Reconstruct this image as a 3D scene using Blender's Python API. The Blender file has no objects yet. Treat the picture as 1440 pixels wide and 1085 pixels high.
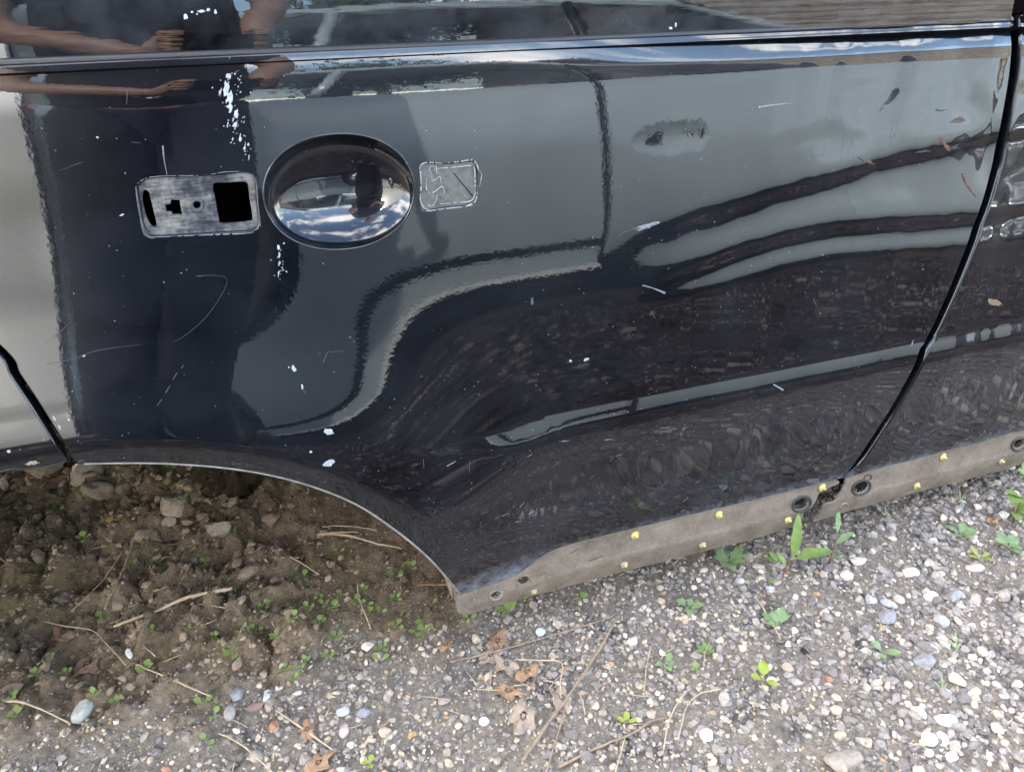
import bpy, bmesh, math, random
import numpy as np
from mathutils import Vector, Matrix
from mathutils.geometry import delaunay_2d_cdt

random.seed(7)
RNG = np.random.default_rng(11)
scene = bpy.context.scene
COL = scene.collection

# ------------------------------------------------------------------ camera
FPX, CAMD, CAMZ = 1080.0, 0.80, 0.958          # focal length in photo pixels, distance to the car side, height
_X = np.array([3510., 634., -1080.]); _X /= np.linalg.norm(_X)
_Z = np.array([0., -_X[2], _X[1]]); _Z /= np.linalg.norm(_Z)
_Y = np.cross(_Z, _X)
cam_d = bpy.data.cameras.new('camera')
cam_d.sensor_fit = 'HORIZONTAL'; cam_d.sensor_width = 36.0
cam_d.lens = 36.0 * FPX / 1440.0
cam_d.clip_start = 0.01; cam_d.clip_end = 500
cam = bpy.data.objects.new('camera', cam_d); COL.objects.link(cam)
R3 = Matrix((tuple(_X), tuple(_Y), tuple(_Z)))   # camera axes -> world
cam.matrix_world = Matrix.Translation((0, -CAMD, CAMZ)) @ R3.to_4x4()
scene.camera = cam
CAMF = np.array([-_X[2], -_Y[2], -_Z[2]])        # view direction in the world

# ------------------------------------------------------------------ world, sun, exposure
SUN_EL, SUN_AZ = math.radians(27), math.radians(-28)     # azimuth from +Y (behind the dark car) towards +X
world = bpy.data.worlds.new('World'); scene.world = world; world.use_nodes = True
wn = world.node_tree.nodes; wl = world.node_tree.links; wn.clear()
sky = wn.new('ShaderNodeTexSky'); sky.sky_type = 'NISHITA'; sky.sun_disc = False
sky.sun_elevation = SUN_EL; sky.sun_rotation = SUN_AZ
sky.air_density = 1.0; sky.dust_density = 0.6; sky.ozone_density = 1.0
tc = wn.new('ShaderNodeTexCoord')
mp = wn.new('ShaderNodeMapping'); mp.inputs['Scale'].default_value = (1, 1, 2.2); mp.inputs['Location'].default_value = (5.3, 2.2, .9)
nz = wn.new('ShaderNodeTexNoise'); nz.inputs['Scale'].default_value = 2.1; nz.inputs['Detail'].default_value = 7; nz.inputs['Roughness'].default_value = .55
cr = wn.new('ShaderNodeValToRGB'); cr.color_ramp.elements[0].position = .49; cr.color_ramp.elements[1].position = .63
cr.color_ramp.elements[1].color = (.9, .9, .9, 1)
mx = wn.new('ShaderNodeMix'); mx.data_type = 'RGBA'; mx.inputs['B'].default_value = (13.5, 13.0, 12.6, 1)
bg = wn.new('ShaderNodeBackground'); bg.inputs['Strength'].default_value = 0.15
wo = wn.new('ShaderNodeOutputWorld')
wl.new(tc.outputs['Generated'], mp.inputs['Vector']); wl.new(mp.outputs[0], nz.inputs['Vector'])
wl.new(nz.outputs['Fac'], cr.inputs['Fac']); wl.new(cr.outputs['Color'], mx.inputs['Factor'])
wl.new(sky.outputs[0], mx.inputs['A']); wl.new(mx.outputs['Result'], bg.inputs['Color']); wl.new(bg.outputs[0], wo.inputs['Surface'])
sd = bpy.data.lights.new('sun', 'SUN'); sd.energy = 2.0; sd.angle = math.radians(.6); sd.color = (1, .95, .87)
sun = bpy.data.objects.new('sun', sd); COL.objects.link(sun)
SUN_DIR = Vector((math.sin(SUN_AZ) * math.cos(SUN_EL), math.cos(SUN_AZ) * math.cos(SUN_EL), math.sin(SUN_EL)))
sun.rotation_euler = SUN_DIR.to_track_quat('Z', 'Y').to_euler()
vs = scene.view_settings
vs.view_transform = 'Standard'; vs.look = 'None'; vs.gamma = 1; vs.use_curve_mapping = False
vs.exposure = 3.25
cy = scene.cycles; cy.max_bounces = 6; cy.diffuse_bounces = 3; cy.glossy_bounces = 4; cy.transmission_bounces = 4; cy.transparent_max_bounces = 8; cy.caustics_reflective = False; cy.caustics_refractive = False

# ------------------------------------------------------------------ generic helpers
def ray(px, py):
    c = np.array([px - 720., 542.5 - py, -FPX]); return np.array([c @ _X, c @ _Y, c @ _Z])
def smooth(a, b, x):
    t = np.clip((np.asarray(x, float) - a) / (b - a), 0, 1); return t * t * (3 - 2 * t)
def gauss(x, s): return np.exp(-(x / s) ** 2)
def lerp(a, b, t): return a + (b - a) * t

def empty(name, loc=(0, 0, 0)):
    o = bpy.data.objects.new(name, None); o.empty_display_size = .05; o.location = loc; COL.objects.link(o); return o
def tag(o, label=None, cat=None, group=None, kind=None):
    if label: o['label'] = label
    if cat: o['category'] = cat
    if group: o['group'] = group
    if kind: o['kind'] = kind
    return o
def mesh_obj(name, verts, faces, mat, parent=None, smooth_sh=True, normals=None, loc=None):
    me = bpy.data.meshes.new(name)
    me.from_pydata([tuple(map(float, v)) for v in verts], [], faces)
    if mat: me.materials.append(mat)
    me.polygons.foreach_set('use_smooth', [smooth_sh] * len(me.polygons))
    me.update()
    if normals is not None:
        me.normals_split_custom_set_from_vertices([tuple(map(float, n)) for n in normals])
    o = bpy.data.objects.new(name, me); COL.objects.link(o)
    if loc is not None: o.location = loc
    if parent: o.parent = parent
    return o
def big_mesh(name, V, T, mat, parent=None, smooth_sh=True):
    """numpy verts (n,3), triangles (m,3)"""
    me = bpy.data.meshes.new(name)
    me.vertices.add(len(V)); me.vertices.foreach_set('co', np.ascontiguousarray(V, np.float32).ravel())
    me.loops.add(len(T) * 3); me.loops.foreach_set('vertex_index', np.ascontiguousarray(T, np.int32).ravel())
    me.polygons.add(len(T))
    me.polygons.foreach_set('loop_start', np.arange(0, len(T) * 3, 3, dtype=np.int32))
    me.polygons.foreach_set('use_smooth', np.full(len(T), smooth_sh))
    me.update(calc_edges=True); me.validate()
    if mat: me.materials.append(mat)
    o = bpy.data.objects.new(name, me); COL.objects.link(o)
    if parent: o.parent = parent
    return o

# numpy fractal value noise
_perm = RNG.random((256, 256, ))
def vnoise(x, y, seed=0):
    x = np.asarray(x, float) + seed * 17.31; y = np.asarray(y, float) + seed * 9.77
    xi = np.floor(x).astype(int); yi = np.floor(y).astype(int); fx = x - xi; fy = y - yi
    fx = fx * fx * fx * (fx * (fx * 6 - 15) + 10); fy = fy * fy * fy * (fy * (fy * 6 - 15) + 10)
    g = lambda a, b: _perm[a & 255, b & 255]
    return lerp(lerp(g(xi, yi), g(xi + 1, yi), fx), lerp(g(xi, yi + 1), g(xi + 1, yi + 1), fx), fy) - .5
def fbm(x, y, oct=4, seed=0, rough=.5):
    s = 0; a = 1.
    for k in range(oct):
        s = s + a * vnoise(x * 2 ** k, y * 2 ** k, seed + k * 3); a *= rough
    return s

# ------------------------------------------------------------------ materials
def new_mat(name):
    m = bpy.data.materials.new(name); m.use_nodes = True
    n = m.node_tree.nodes; n.clear()
    out = n.new('ShaderNodeOutputMaterial'); b = n.new('ShaderNodeBsdfPrincipled')
    m.node_tree.links.new(b.outputs[0], out.inputs[0])
    return m, n, m.node_tree.links, b, out
def coords(n, l, scale=(1, 1, 1), kind='Object'):
    t = n.new('ShaderNodeTexCoord'); mp_ = n.new('ShaderNodeMapping'); mp_.inputs['Scale'].default_value = scale
    l.new(t.outputs[kind], mp_.inputs[0]); return mp_.outputs[0]
def noise(n, l, vec, scale, detail=4, rough=.5):
    x = n.new('ShaderNodeTexNoise'); x.inputs['Scale'].default_value = scale; x.inputs['Detail'].default_value = detail
    x.inputs['Roughness'].default_value = rough
    if vec is not None: l.new(vec, x.inputs['Vector'])
    return x.outputs['Fac']
def ramp(n, l, fac, stops, interp='LINEAR'):
    r = n.new('ShaderNodeValToRGB'); r.color_ramp.interpolation = interp
    e = r.color_ramp.elements
    while len(e) < len(stops): e.new(.5)
    for el, (p, c) in zip(e, stops):
        el.position = p; el.color = (c if len(c) == 4 else (*c, 1)) if hasattr(c, '__len__') else (c, c, c, 1)
    l.new(fac, r.inputs[0]); return r.outputs[0]
def mixc(n, l, fac, a, b):
    m = n.new('ShaderNodeMix'); m.data_type = 'RGBA'
    for s, v in (('Factor', fac), ('A', a), ('B', b)):
        i = m.inputs[s]
        if hasattr(v, 'is_output') or hasattr(v, 'links'): l.new(v, i)
        elif s == 'Factor': i.default_value = v
        else: i.default_value = (*v, 1) if len(v) == 3 else v
    return m.outputs['Result']
def math_n(n, l, op, a, b=None):
    m = n.new('ShaderNodeMath'); m.operation = op
    for i, v in ((0, a), (1, b)):
        if v is None: continue
        if hasattr(v, 'links'): l.new(v, m.inputs[i])
        else: m.inputs[i].default_value = v
    return m.outputs[0]
def bump(n, l, h, dist, strength=1.0, prev=None):
    b = n.new('ShaderNodeBump'); b.inputs['Distance'].default_value = dist; b.inputs['Strength'].default_value = strength
    l.new(h, b.inputs['Height'])
    if prev is not None: l.new(prev, b.inputs['Normal'])
    return b.outputs[0]
def simple(name, col, rough=.6, metal=0., spec=.5, var=.0, vscale=40., bmp=0., bscale=200.):
    m, n, l, b, o = new_mat(name)
    b.inputs['Roughness'].default_value = rough; b.inputs['Metallic'].default_value = metal
    b.inputs['Specular IOR Level'].default_value = spec
    v = coords(n, l)
    if var:
        f = noise(n, l, v, vscale, 5, .6)
        lo = tuple(c * (1 - var) for c in col); hi = tuple(min(1, c * (1 + var)) for c in col)
        l.new(ramp(n, l, f, [(.3, lo), (.7, hi)]), b.inputs['Base Color'])
    else: b.inputs['Base Color'].default_value = (*col, 1)
    if bmp: l.new(bump(n, l, noise(n, l, v, bscale, 4), bmp), b.inputs['Normal'])
    return m

def make_paint():
    m, n, l, b, o = new_mat('dark_navy_paint')
    v = coords(n, l)
    b.inputs['Roughness'].default_value = .2; b.inputs['IOR'].default_value = 1.5; b.inputs['Specular IOR Level'].default_value = .12
    b.inputs['Coat Weight'].default_value = 1.0; b.inputs['Coat Roughness'].default_value = .015; b.inputs['Coat IOR'].default_value = 1.55
    # dust film, thicker towards the sill, with smears
    sep = n.new('ShaderNodeSeparateXYZ'); l.new(v, sep.inputs[0])
    low = n.new('ShaderNodeMapRange'); low.inputs['From Min'].default_value = .50; low.inputs['From Max'].default_value = .12
    low.inputs['To Min'].default_value = .32; low.inputs['To Max'].default_value = 1.0; l.new(sep.outputs['Z'], low.inputs[0])
    film = ramp(n, l, noise(n, l, coords(n, l, (1, 1, 1.6)), 7, 6, .62), [(.35, 0.), (.75, 1.)])
    filmf = math_n(n, l, 'MULTIPLY', film, low.outputs[0])
    filmf = math_n(n, l, 'MULTIPLY', filmf, .062)
    # fine specks of grit
    vo = n.new('ShaderNodeTexVoronoi'); vo.inputs['Scale'].default_value = 170; l.new(v, vo.inputs['Vector'])
    sp = ramp(n, l, vo.outputs['Distance'], [(.0, 1.), (.17, 0.)])
    vc = n.new('ShaderNodeSeparateColor'); l.new(vo.outputs['Color'], vc.inputs[0])
    thr = n.new('ShaderNodeMapRange'); thr.inputs['From Min'].default_value = .12; thr.inputs['From Max'].default_value = .6
    thr.inputs['To Min'].default_value = .60; thr.inputs['To Max'].default_value = .93; l.new(sep.outputs['Z'], thr.inputs[0])
    pick = math_n(n, l, 'GREATER_THAN', vc.outputs[0], thr.outputs[0])
    spf = math_n(n, l, 'MULTIPLY', math_n(n, l, 'MULTIPLY', sp, pick), math_n(n, l, 'MULTIPLY', vc.outputs[1], .75))
    # streaky short scuffs
    sc = coords(n, l, (1, 1, .35)); mr = n.new('ShaderNodeMapping'); mr.inputs['Rotation'].default_value = (0, .9, 0); mr.inputs['Scale'].default_value = (1, 1, 7)
    l.new(v, mr.inputs[0])
    st = ramp(n, l, noise(n, l, mr.outputs[0], 95, 3, .7), [(.72, 0.), (.80, 1.)])
    stf = math_n(n, l, 'MULTIPLY', math_n(n, l, 'MULTIPLY', st, low.outputs[0]), .22)
    edge = n.new('ShaderNodeMapRange'); edge.inputs['From Min'].default_value = .245; edge.inputs['From Max'].default_value = .160
    edge.inputs['To Min'].default_value = 0; edge.inputs['To Max'].default_value = 1; l.new(sep.outputs['Z'], edge.inputs[0])
    caked = ramp(n, l, math_n(n, l, 'MULTIPLY', math_n(n, l, 'POWER', edge.outputs[0], 1.6), noise(n, l, v, 60, 7, .72)), [(.26, 0.), (.68, .45)])
    tot = math_n(n, l, 'ADD', math_n(n, l, 'ADD', math_n(n, l, 'ADD', filmf, spf), stf), caked)
    clampn = n.new('ShaderNodeClamp'); l.new(tot, clampn.inputs[0])
    dust = n.new('ShaderNodeBsdfDiffuse'); dust.inputs['Color'].default_value = (.35, .39, .46, 1)
    ms = n.new('ShaderNodeMixShader'); l.new(clampn.outputs[0], ms.inputs[0]); l.new(b.outputs[0], ms.inputs[1]); l.new(dust.outputs[0], ms.inputs[2])
    l.new(ms.outputs[0], o.inputs[0])
    flake = noise(n, l, v, 900, 2)
    l.new(ramp(n, l, flake, [(.3, (.0006, .0010, .0022)), (.75, (.0013, .0022, .0046))]), b.inputs['Base Color'])
    peel = noise(n, l, v, 260, 2, .4); wav = noise(n, l, v, 34, 2, .4)
    hsum = math_n(n, l, 'ADD', peel, math_n(n, l, 'MULTIPLY', wav, .9))
    nb = bump(n, l, hsum, .000014, 1.0); l.new(nb, b.inputs['Coat Normal']); l.new(nb, b.inputs['Normal'])
    return m
M = {}
M['paint'] = make_paint()
def make_dirt_panel():
    m, n, l, b, o = new_mat('dusty_grey_primer')
    v = coords(n, l); b.inputs['Roughness'].default_value = .85; b.inputs['Specular IOR Level'].default_value = .2
    f = noise(n, l, v, 22, 7, .65)
    base = ramp(n, l, f, [(.28, (.125, .098, .076)), (.5, (.19, .155, .122)), (.72, (.26, .215, .172))])
    vo = n.new('ShaderNodeTexVoronoi'); vo.inputs['Scale'].default_value = 330; l.new(v, vo.inputs['Vector'])
    vc = n.new('ShaderNodeSeparateColor'); l.new(vo.outputs['Color'], vc.inputs[0])
    pick = math_n(n, l, 'GREATER_THAN', vc.outputs[0], .74)
    sp = math_n(n, l, 'MULTIPLY', ramp(n, l, vo.outputs['Distance'], [(.0, 1.), (.42, 0.)]), pick)
    l.new(mixc(n, l, sp, base, (.40, .34, .27)), b.inputs['Base Color'])
    l.new(bump(n, l, noise(n, l, v, 260, 5, .7), .0012), b.inputs['Normal'])
    return m
M['dirt_panel'] = make_dirt_panel()
def make_scraped():
    m, n, l, b, o = new_mat('scraped_primer')
    v = coords(n, l); b.inputs['Roughness'].default_value = .55
    f = noise(n, l, coords(n, l, (1, 1, .6)), 150, 9, .75)
    d = noise(n, l, v, 28, 3)
    mr_ = n.new('ShaderNodeMapping'); mr_.inputs['Rotation'].default_value = (0, .5, 0); mr_.inputs['Scale'].default_value = (1, 1, 6); l.new(v, mr_.inputs[0])
    stk = noise(n, l, mr_.outputs[0], 55, 5, .7)
    s = math_n(n, l, 'ADD', math_n(n, l, 'ADD', math_n(n, l, 'MULTIPLY', f, .35), math_n(n, l, 'MULTIPLY', stk, .35)), math_n(n, l, 'MULTIPLY', d, .42))
    l.new(ramp(n, l, s, [(.47, (.004, .006, .010)), (.53, (.03, .033, .040)), (.59, (.10, .098, .092)), (.68, (.20, .19, .17))]), b.inputs['Base Color'])
    l.new(bump(n, l, f, .0008), b.inputs['Normal'])
    return m
M['scraped'] = make_scraped()
M['edge_grey'] = simple('worn_edge_grey', (.20, .19, .17), .6, var=.4, vscale=60, bmp=.0006)
M['edge_dark'] = simple('dark_sealant', (.02, .022, .026), .5, var=.3)
M['black'] = simple('cavity_black', (.004, .004, .005), .95, spec=.1)
M['rubber'] = simple('black_rubber', (.003, .003, .0034), .42, var=.2, vscale=30, bmp=.0002, bscale=400)
M['hole_ring'] = simple('dark_grommet', (.035, .033, .032), .6, var=.4, vscale=80)
M['clip'] = simple('yellow_plastic_clip', (.50, .42, .14), .55, var=.3, vscale=200)
M['clip_dusty'] = simple('dusty_yellow_clip', (.36, .31, .17), .8, var=.35, vscale=200)
M['chip'] = simple('white_paint_mark', (.30, .315, .33), .7, var=.25, vscale=300)
M['scratch'] = simple('pale_scratch', (.15, .16, .18), .6, var=.4, vscale=300)
M['scratch_dim'] = simple('faint_scratch', (.05, .056, .066), .5, var=.4, vscale=300)
M['rust'] = simple('rust', (.085, .045, .028), .8, var=.5, vscale=200)
M['pad'] = simple('grey_tape', (.085, .083, .075), .45, var=.3, vscale=120, bmp=.0006, bscale=160)
M['glue'] = simple('dried_white_glue', (.22, .225, .225), .5, var=.45, vscale=160, bmp=.0008, bscale=350)
M['skin'] = simple('skin', (.27, .155, .11), .5, var=.12, vscale=30)
M['shirt'] = simple('navy_cotton', (.008, .010, .018), .9, var=.3, vscale=60, bmp=.004, bscale=20)
M['trouser'] = simple('dark_trousers', (.010, .011, .015), .9, var=.3, vscale=60, bmp=.004, bscale=20)
M['hair'] = simple('dark_hair', (.02, .014, .01), .6, var=.4, vscale=90)
M['shoe'] = simple('shoe', (.02, .02, .02), .6)
M['phone'] = simple('phone_black', (.006, .006, .007), .12)
M['lensglass'] = simple('lens_glass', (.01, .012, .02), .03)
M['metal'] = simple('watch_steel', (.5, .5, .52), .25, metal=1.)
M['tyre'] = simple('tyre_rubber', (.018, .018, .018), .8, var=.3, bmp=.002, bscale=120)
M['rim'] = simple('alloy', (.42, .43, .45), .3, metal=.8)
M['cloth_seat'] = simple('seat_fabric', (.10, .085, .07), .9, var=.3)
def make_bodypaint(name, col, rough=.35, coat=1.):
    m, n, l, b, o = new_mat(name); v = coords(n, l)
    f = noise(n, l, v, 3, 4)
    l.new(ramp(n, l, f, [(.3, tuple(c * .92 for c in col)), (.7, tuple(min(1, c * 1.06) for c in col))]), b.inputs['Base Color'])
    b.inputs['Roughness'].default_value = rough; b.inputs['Metallic'].default_value = .15
    b.inputs['Coat Weight'].default_value = coat; b.inputs['Coat Roughness'].default_value = .05
    return m
M['silver'] = make_bodypaint('silver_grey_paint', (.335, .395, .42))
M['white'] = make_bodypaint('white_paint', (.62, .63, .62))
M['bare'] = simple('bare_metal', (.55, .55, .54), .4)
def make_glass(name, tint):
    m, n, l, b, o = new_mat(name)
    n.remove(b)
    tr = n.new('ShaderNodeBsdfTransparent'); tr.inputs[0].default_value = (*tint, 1)
    gl = n.new('ShaderNodeBsdfGlossy'); gl.inputs['Roughness'].default_value = .01
    fr = n.new('ShaderNodeFresnel'); fr.inputs['IOR'].default_value = 1.62
    v = coords(n, l)
    dn = n.new('ShaderNodeBsdfDiffuse'); dn.inputs[0].default_value = (.3, .33, .38, 1)
    df = math_n(n, l, 'MULTIPLY', ramp(n, l, noise(n, l, v, 14, 6, .65), [(.35, 0.), (.8, 1.)]), .10)
    bp = bump(n, l, noise(n, l, coords(n, l, (.25, 1, 3)), 60, 2), .00003); l.new(bp, gl.inputs['Normal'])
    ms = n.new('ShaderNodeMixShader'); l.new(fr.outputs[0], ms.inputs[0]); l.new(tr.outputs[0], ms.inputs[1]); l.new(gl.outputs[0], ms.inputs[2])
    m2 = n.new('ShaderNodeMixShader'); l.new(df, m2.inputs[0]); l.new(ms.outputs[0], m2.inputs[1]); l.new(dn.outputs[0], m2.inputs[2])
    l.new(m2.outputs[0], o.inputs[0]); return m
M['glass'] = make_glass('tinted_window_glass', (.05, .06, .075))
M['glass2'] = make_glass('car_glass', (.25, .3, .32))
def make_corr():
    return simple('weathered_corrugated_metal', (.26, .23, .20), .6, var=.25, vscale=4)
M['corr'] = make_corr()

# ------------------------------------------------------------------ the dark car's side surface  y = g(x, z)
def pl0(px, py, y=0.0):
    r = ray(px, py); t = (y + CAMD) / r[1]; return r[0] * t, CAMZ + r[2] * t
GX = np.arange(-1.4, 2.6, .004); GZ = np.arange(0.0, .900, .002)
XX, ZZ = np.meshgrid(GX, GZ, indexing='ij')
def tilt_profile(z):      # elevation of the surface normal in degrees, top to bottom
    zs = [.00, .10, .16, .25, .33, .40, .46, .50, .56, .62, .74, .812, .818, .824, .835, .850, .87, .90]
    ts = [-6., -5., -4., -2.0, -.5, 1., 2.6, 4.4, 5.4, 5.6, 5.1, 4.6, 4.8, 6.5, 8.5, 11.5, 15., 16.]
    return np.interp(z, zs, ts)
T = tilt_profile(ZZ)
def crvz(pts):            # traced pixel line -> z as a function of x on the panel
    w = np.array([pl0(*p) for p in pts]); return w[:, 0], w[:, 1]
xa, za = crvz([(840, 350), (870, 337), (930, 320), (1000, 300), (1080, 275), (1150, 254), (1230, 230), (1300, 215), (1390, 195), (1440, 185)])
xc, zc = crvz([(840, 402), (880, 394), (1000, 358), (1100, 327), (1180, 312), (1300, 306), (1380, 300), (1440, 290)])
ZA = np.interp(GX, xa, za)[:, None]; ZC = np.interp(GX, xc, zc)[:, None]
amp = (smooth(.385, .60, GX))[:, None] * (1 - smooth(1.25, 1.6, GX))[:, None]
wob = (fbm(XX * 9, ZZ * 14, 3, 5))
s = ZZ - ZA
dent = -5.5 * gauss(s + .004 + .006 * wob + .005 * fbm(XX * 32, ZZ * 12, 3, 81), .0145) * (1 + .4 * wob) * (1 + .40 * smooth(.66, .95, XX))
mid = (ZA + ZC) / 2; half = np.maximum((ZA - ZC) / 2, .012)
dent += 3.2 * gauss((ZZ - mid + .35 * half) / half, .75)
dent += -4.6 * gauss(ZZ - ZC + .004 + .004 * fbm(XX * 24, ZZ * 10, 3, 83), .0110) * smooth(.44, .60, XX)
dent += 4.2 * gauss(ZZ - ZC + .030, .012)
# a broad shallow hollow up to the shoulder by the front edge
dent += 1.6 * gauss(XX - .86, .14) * gauss(ZZ - .765, .035) * (1 + .8 * wob)
dent += -1.2 * gauss(XX - .80, .16) * gauss(ZZ - .802, .012)
dent += 2.8 * gauss(XX - .745, .060) * gauss(ZZ - .712, .018)
dent += 2.6 * gauss(XX - .93, .045) * gauss(ZZ - .735, .026)
crm = smooth(.56, .80, XX) * smooth(.585, .64, ZZ) * (1 - smooth(.785, .812, ZZ))
rid = (.22 - np.abs(fbm(XX * 8 + ZZ * 5, ZZ * 15 - XX * 2.5, 3, 71, .45)))
dent += 11. * rid * crm * (1 - gauss(s + .004, .034)) * (1 - gauss(ZZ - ZC, .03))
T = T + dent * amp
T = T + 16. * smooth(.828, .840, ZZ) * smooth(.25, .75, XX)
T = T + .28 * fbm(XX * 5, ZZ * 6, 2, 9)
# pressed ridge along the lower door (crisp top edge, soft underside)
rw = smooth(.13, .31, GX)[:, None]
zr = .421 - .010 * (1 - smooth(.26, .36, GX))[:, None]
d = zr - ZZ
ridge = np.where((d > 0), 15.0 * np.clip(1 - (d - .022 * (.3 + .7 * rw)) / (.018 * (.3 + .7 * rw)), 0, 1), 0) - 5.0 * gauss(d - .09, .055)
T = T + ridge * rw
GT = np.tan(np.radians(T))
GY = np.cumsum(GT, axis=1) * .002
i0 = int(round(.66 / .002))
GY = GY - GY[:, i0:i0 + 1]
# plan curvature of the body side and the wheel-arch flare
GY += (.010 * (XX - .35) ** 2)
ACX, ACZ, AR = -.245, .010, .455
da = np.sqrt((XX - ACX) ** 2 + (ZZ - ACZ) ** 2) - AR
ang = np.arctan2(ZZ - ACZ, XX - ACX)
fl = .030 * np.exp(-(np.maximum(da, 0) / .135) ** 2) * smooth(.05, .5, ang) * (1 - smooth(2.64, 3.1, ang))
GY -= fl
GY += .012 * smooth(.050, .0, da) * smooth(.35, 1.1, ang)
GNX = np.gradient(GY, .004, axis=0); GNZ = np.gradient(GY, .002, axis=1)
def _bil(A, x, z):
    fx = np.clip((np.asarray(x, float) - GX[0]) / .004, 0, len(GX) - 1.001); fz = np.clip((np.asarray(z, float) - GZ[0]) / .002, 0, len(GZ) - 1.001)
    i = fx.astype(int); j = fz.astype(int); u = fx - i; w = fz - j
    return (A[i, j] * (1 - u) + A[i + 1, j] * u) * (1 - w) + (A[i, j + 1] * (1 - u) + A[i + 1, j + 1] * u) * w
def g(x, z): return _bil(GY, x, z)
def gn(x, z):
    gx = _bil(GNX, x, z); gz = _bil(GNZ, x, z)
    n_ = np.stack([gx, -np.ones_like(gx), gz], -1); return n_ / np.linalg.norm(n_, axis=-1, keepdims=True)
def P(px, py):            # photo pixel -> (x, z) on the car side
    y = 0.
    for _ in range(12):
        x, z = pl0(px, py, y); y = float(g(x, z))
    return (x, z)

# ------------------------------------------------------------------ panels cut from a surface
def resample(pts, step, closed=True, sm=True):
    pts = [np.array(p, float) for p in pts]; n_ = len(pts); out = []
    segs = n_ if closed else n_ - 1
    for i in range(segs):
        p1, p2 = pts[i], pts[(i + 1) % n_]
        p0 = pts[i - 1] if (closed or i > 0) else p1; p3 = pts[(i + 2) % n_] if (closed or i + 2 < n_) else p2
        k = max(1, int(round(np.linalg.norm(p2 - p1) / step)))
        for j in range(k):
            t = j / k
            if sm: q = .5 * ((2 * p1) + (-p0 + p2) * t + (2 * p0 - 5 * p1 + 4 * p2 - p3) * t * t + (-p0 + 3 * p1 - 3 * p2 + p3) * t ** 3)
            else: q = lerp(p1, p2, t)
            out.append(q)
    if not closed: out.append(pts[-1])
    return np.array(out)
def corners(parts, step):  # list of (points, smooth?) chained into a closed outline with sharp joints
    out = []
    for pts, sm in parts:
        r = resample(pts, step, False, sm); out.append(r[:-1])
    return np.concatenate(out)
def inside(poly, x, z):
    r = np.zeros(x.shape, bool); j = len(poly) - 1
    for i in range(len(poly)):
        xi, zi = poly[i]; xj, zj = poly[j]
        if zi != zj:
            c = ((zi > z) != (zj > z)) & (x < (xj - xi) * (z - zi) / (zj - zi) + xi); r ^= c
        j = i
    return r
def area(poly):
    x, z = poly[:, 0], poly[:, 1]; return .5 * np.sum(x * np.roll(z, -1) - np.roll(x, -1) * z)
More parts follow.
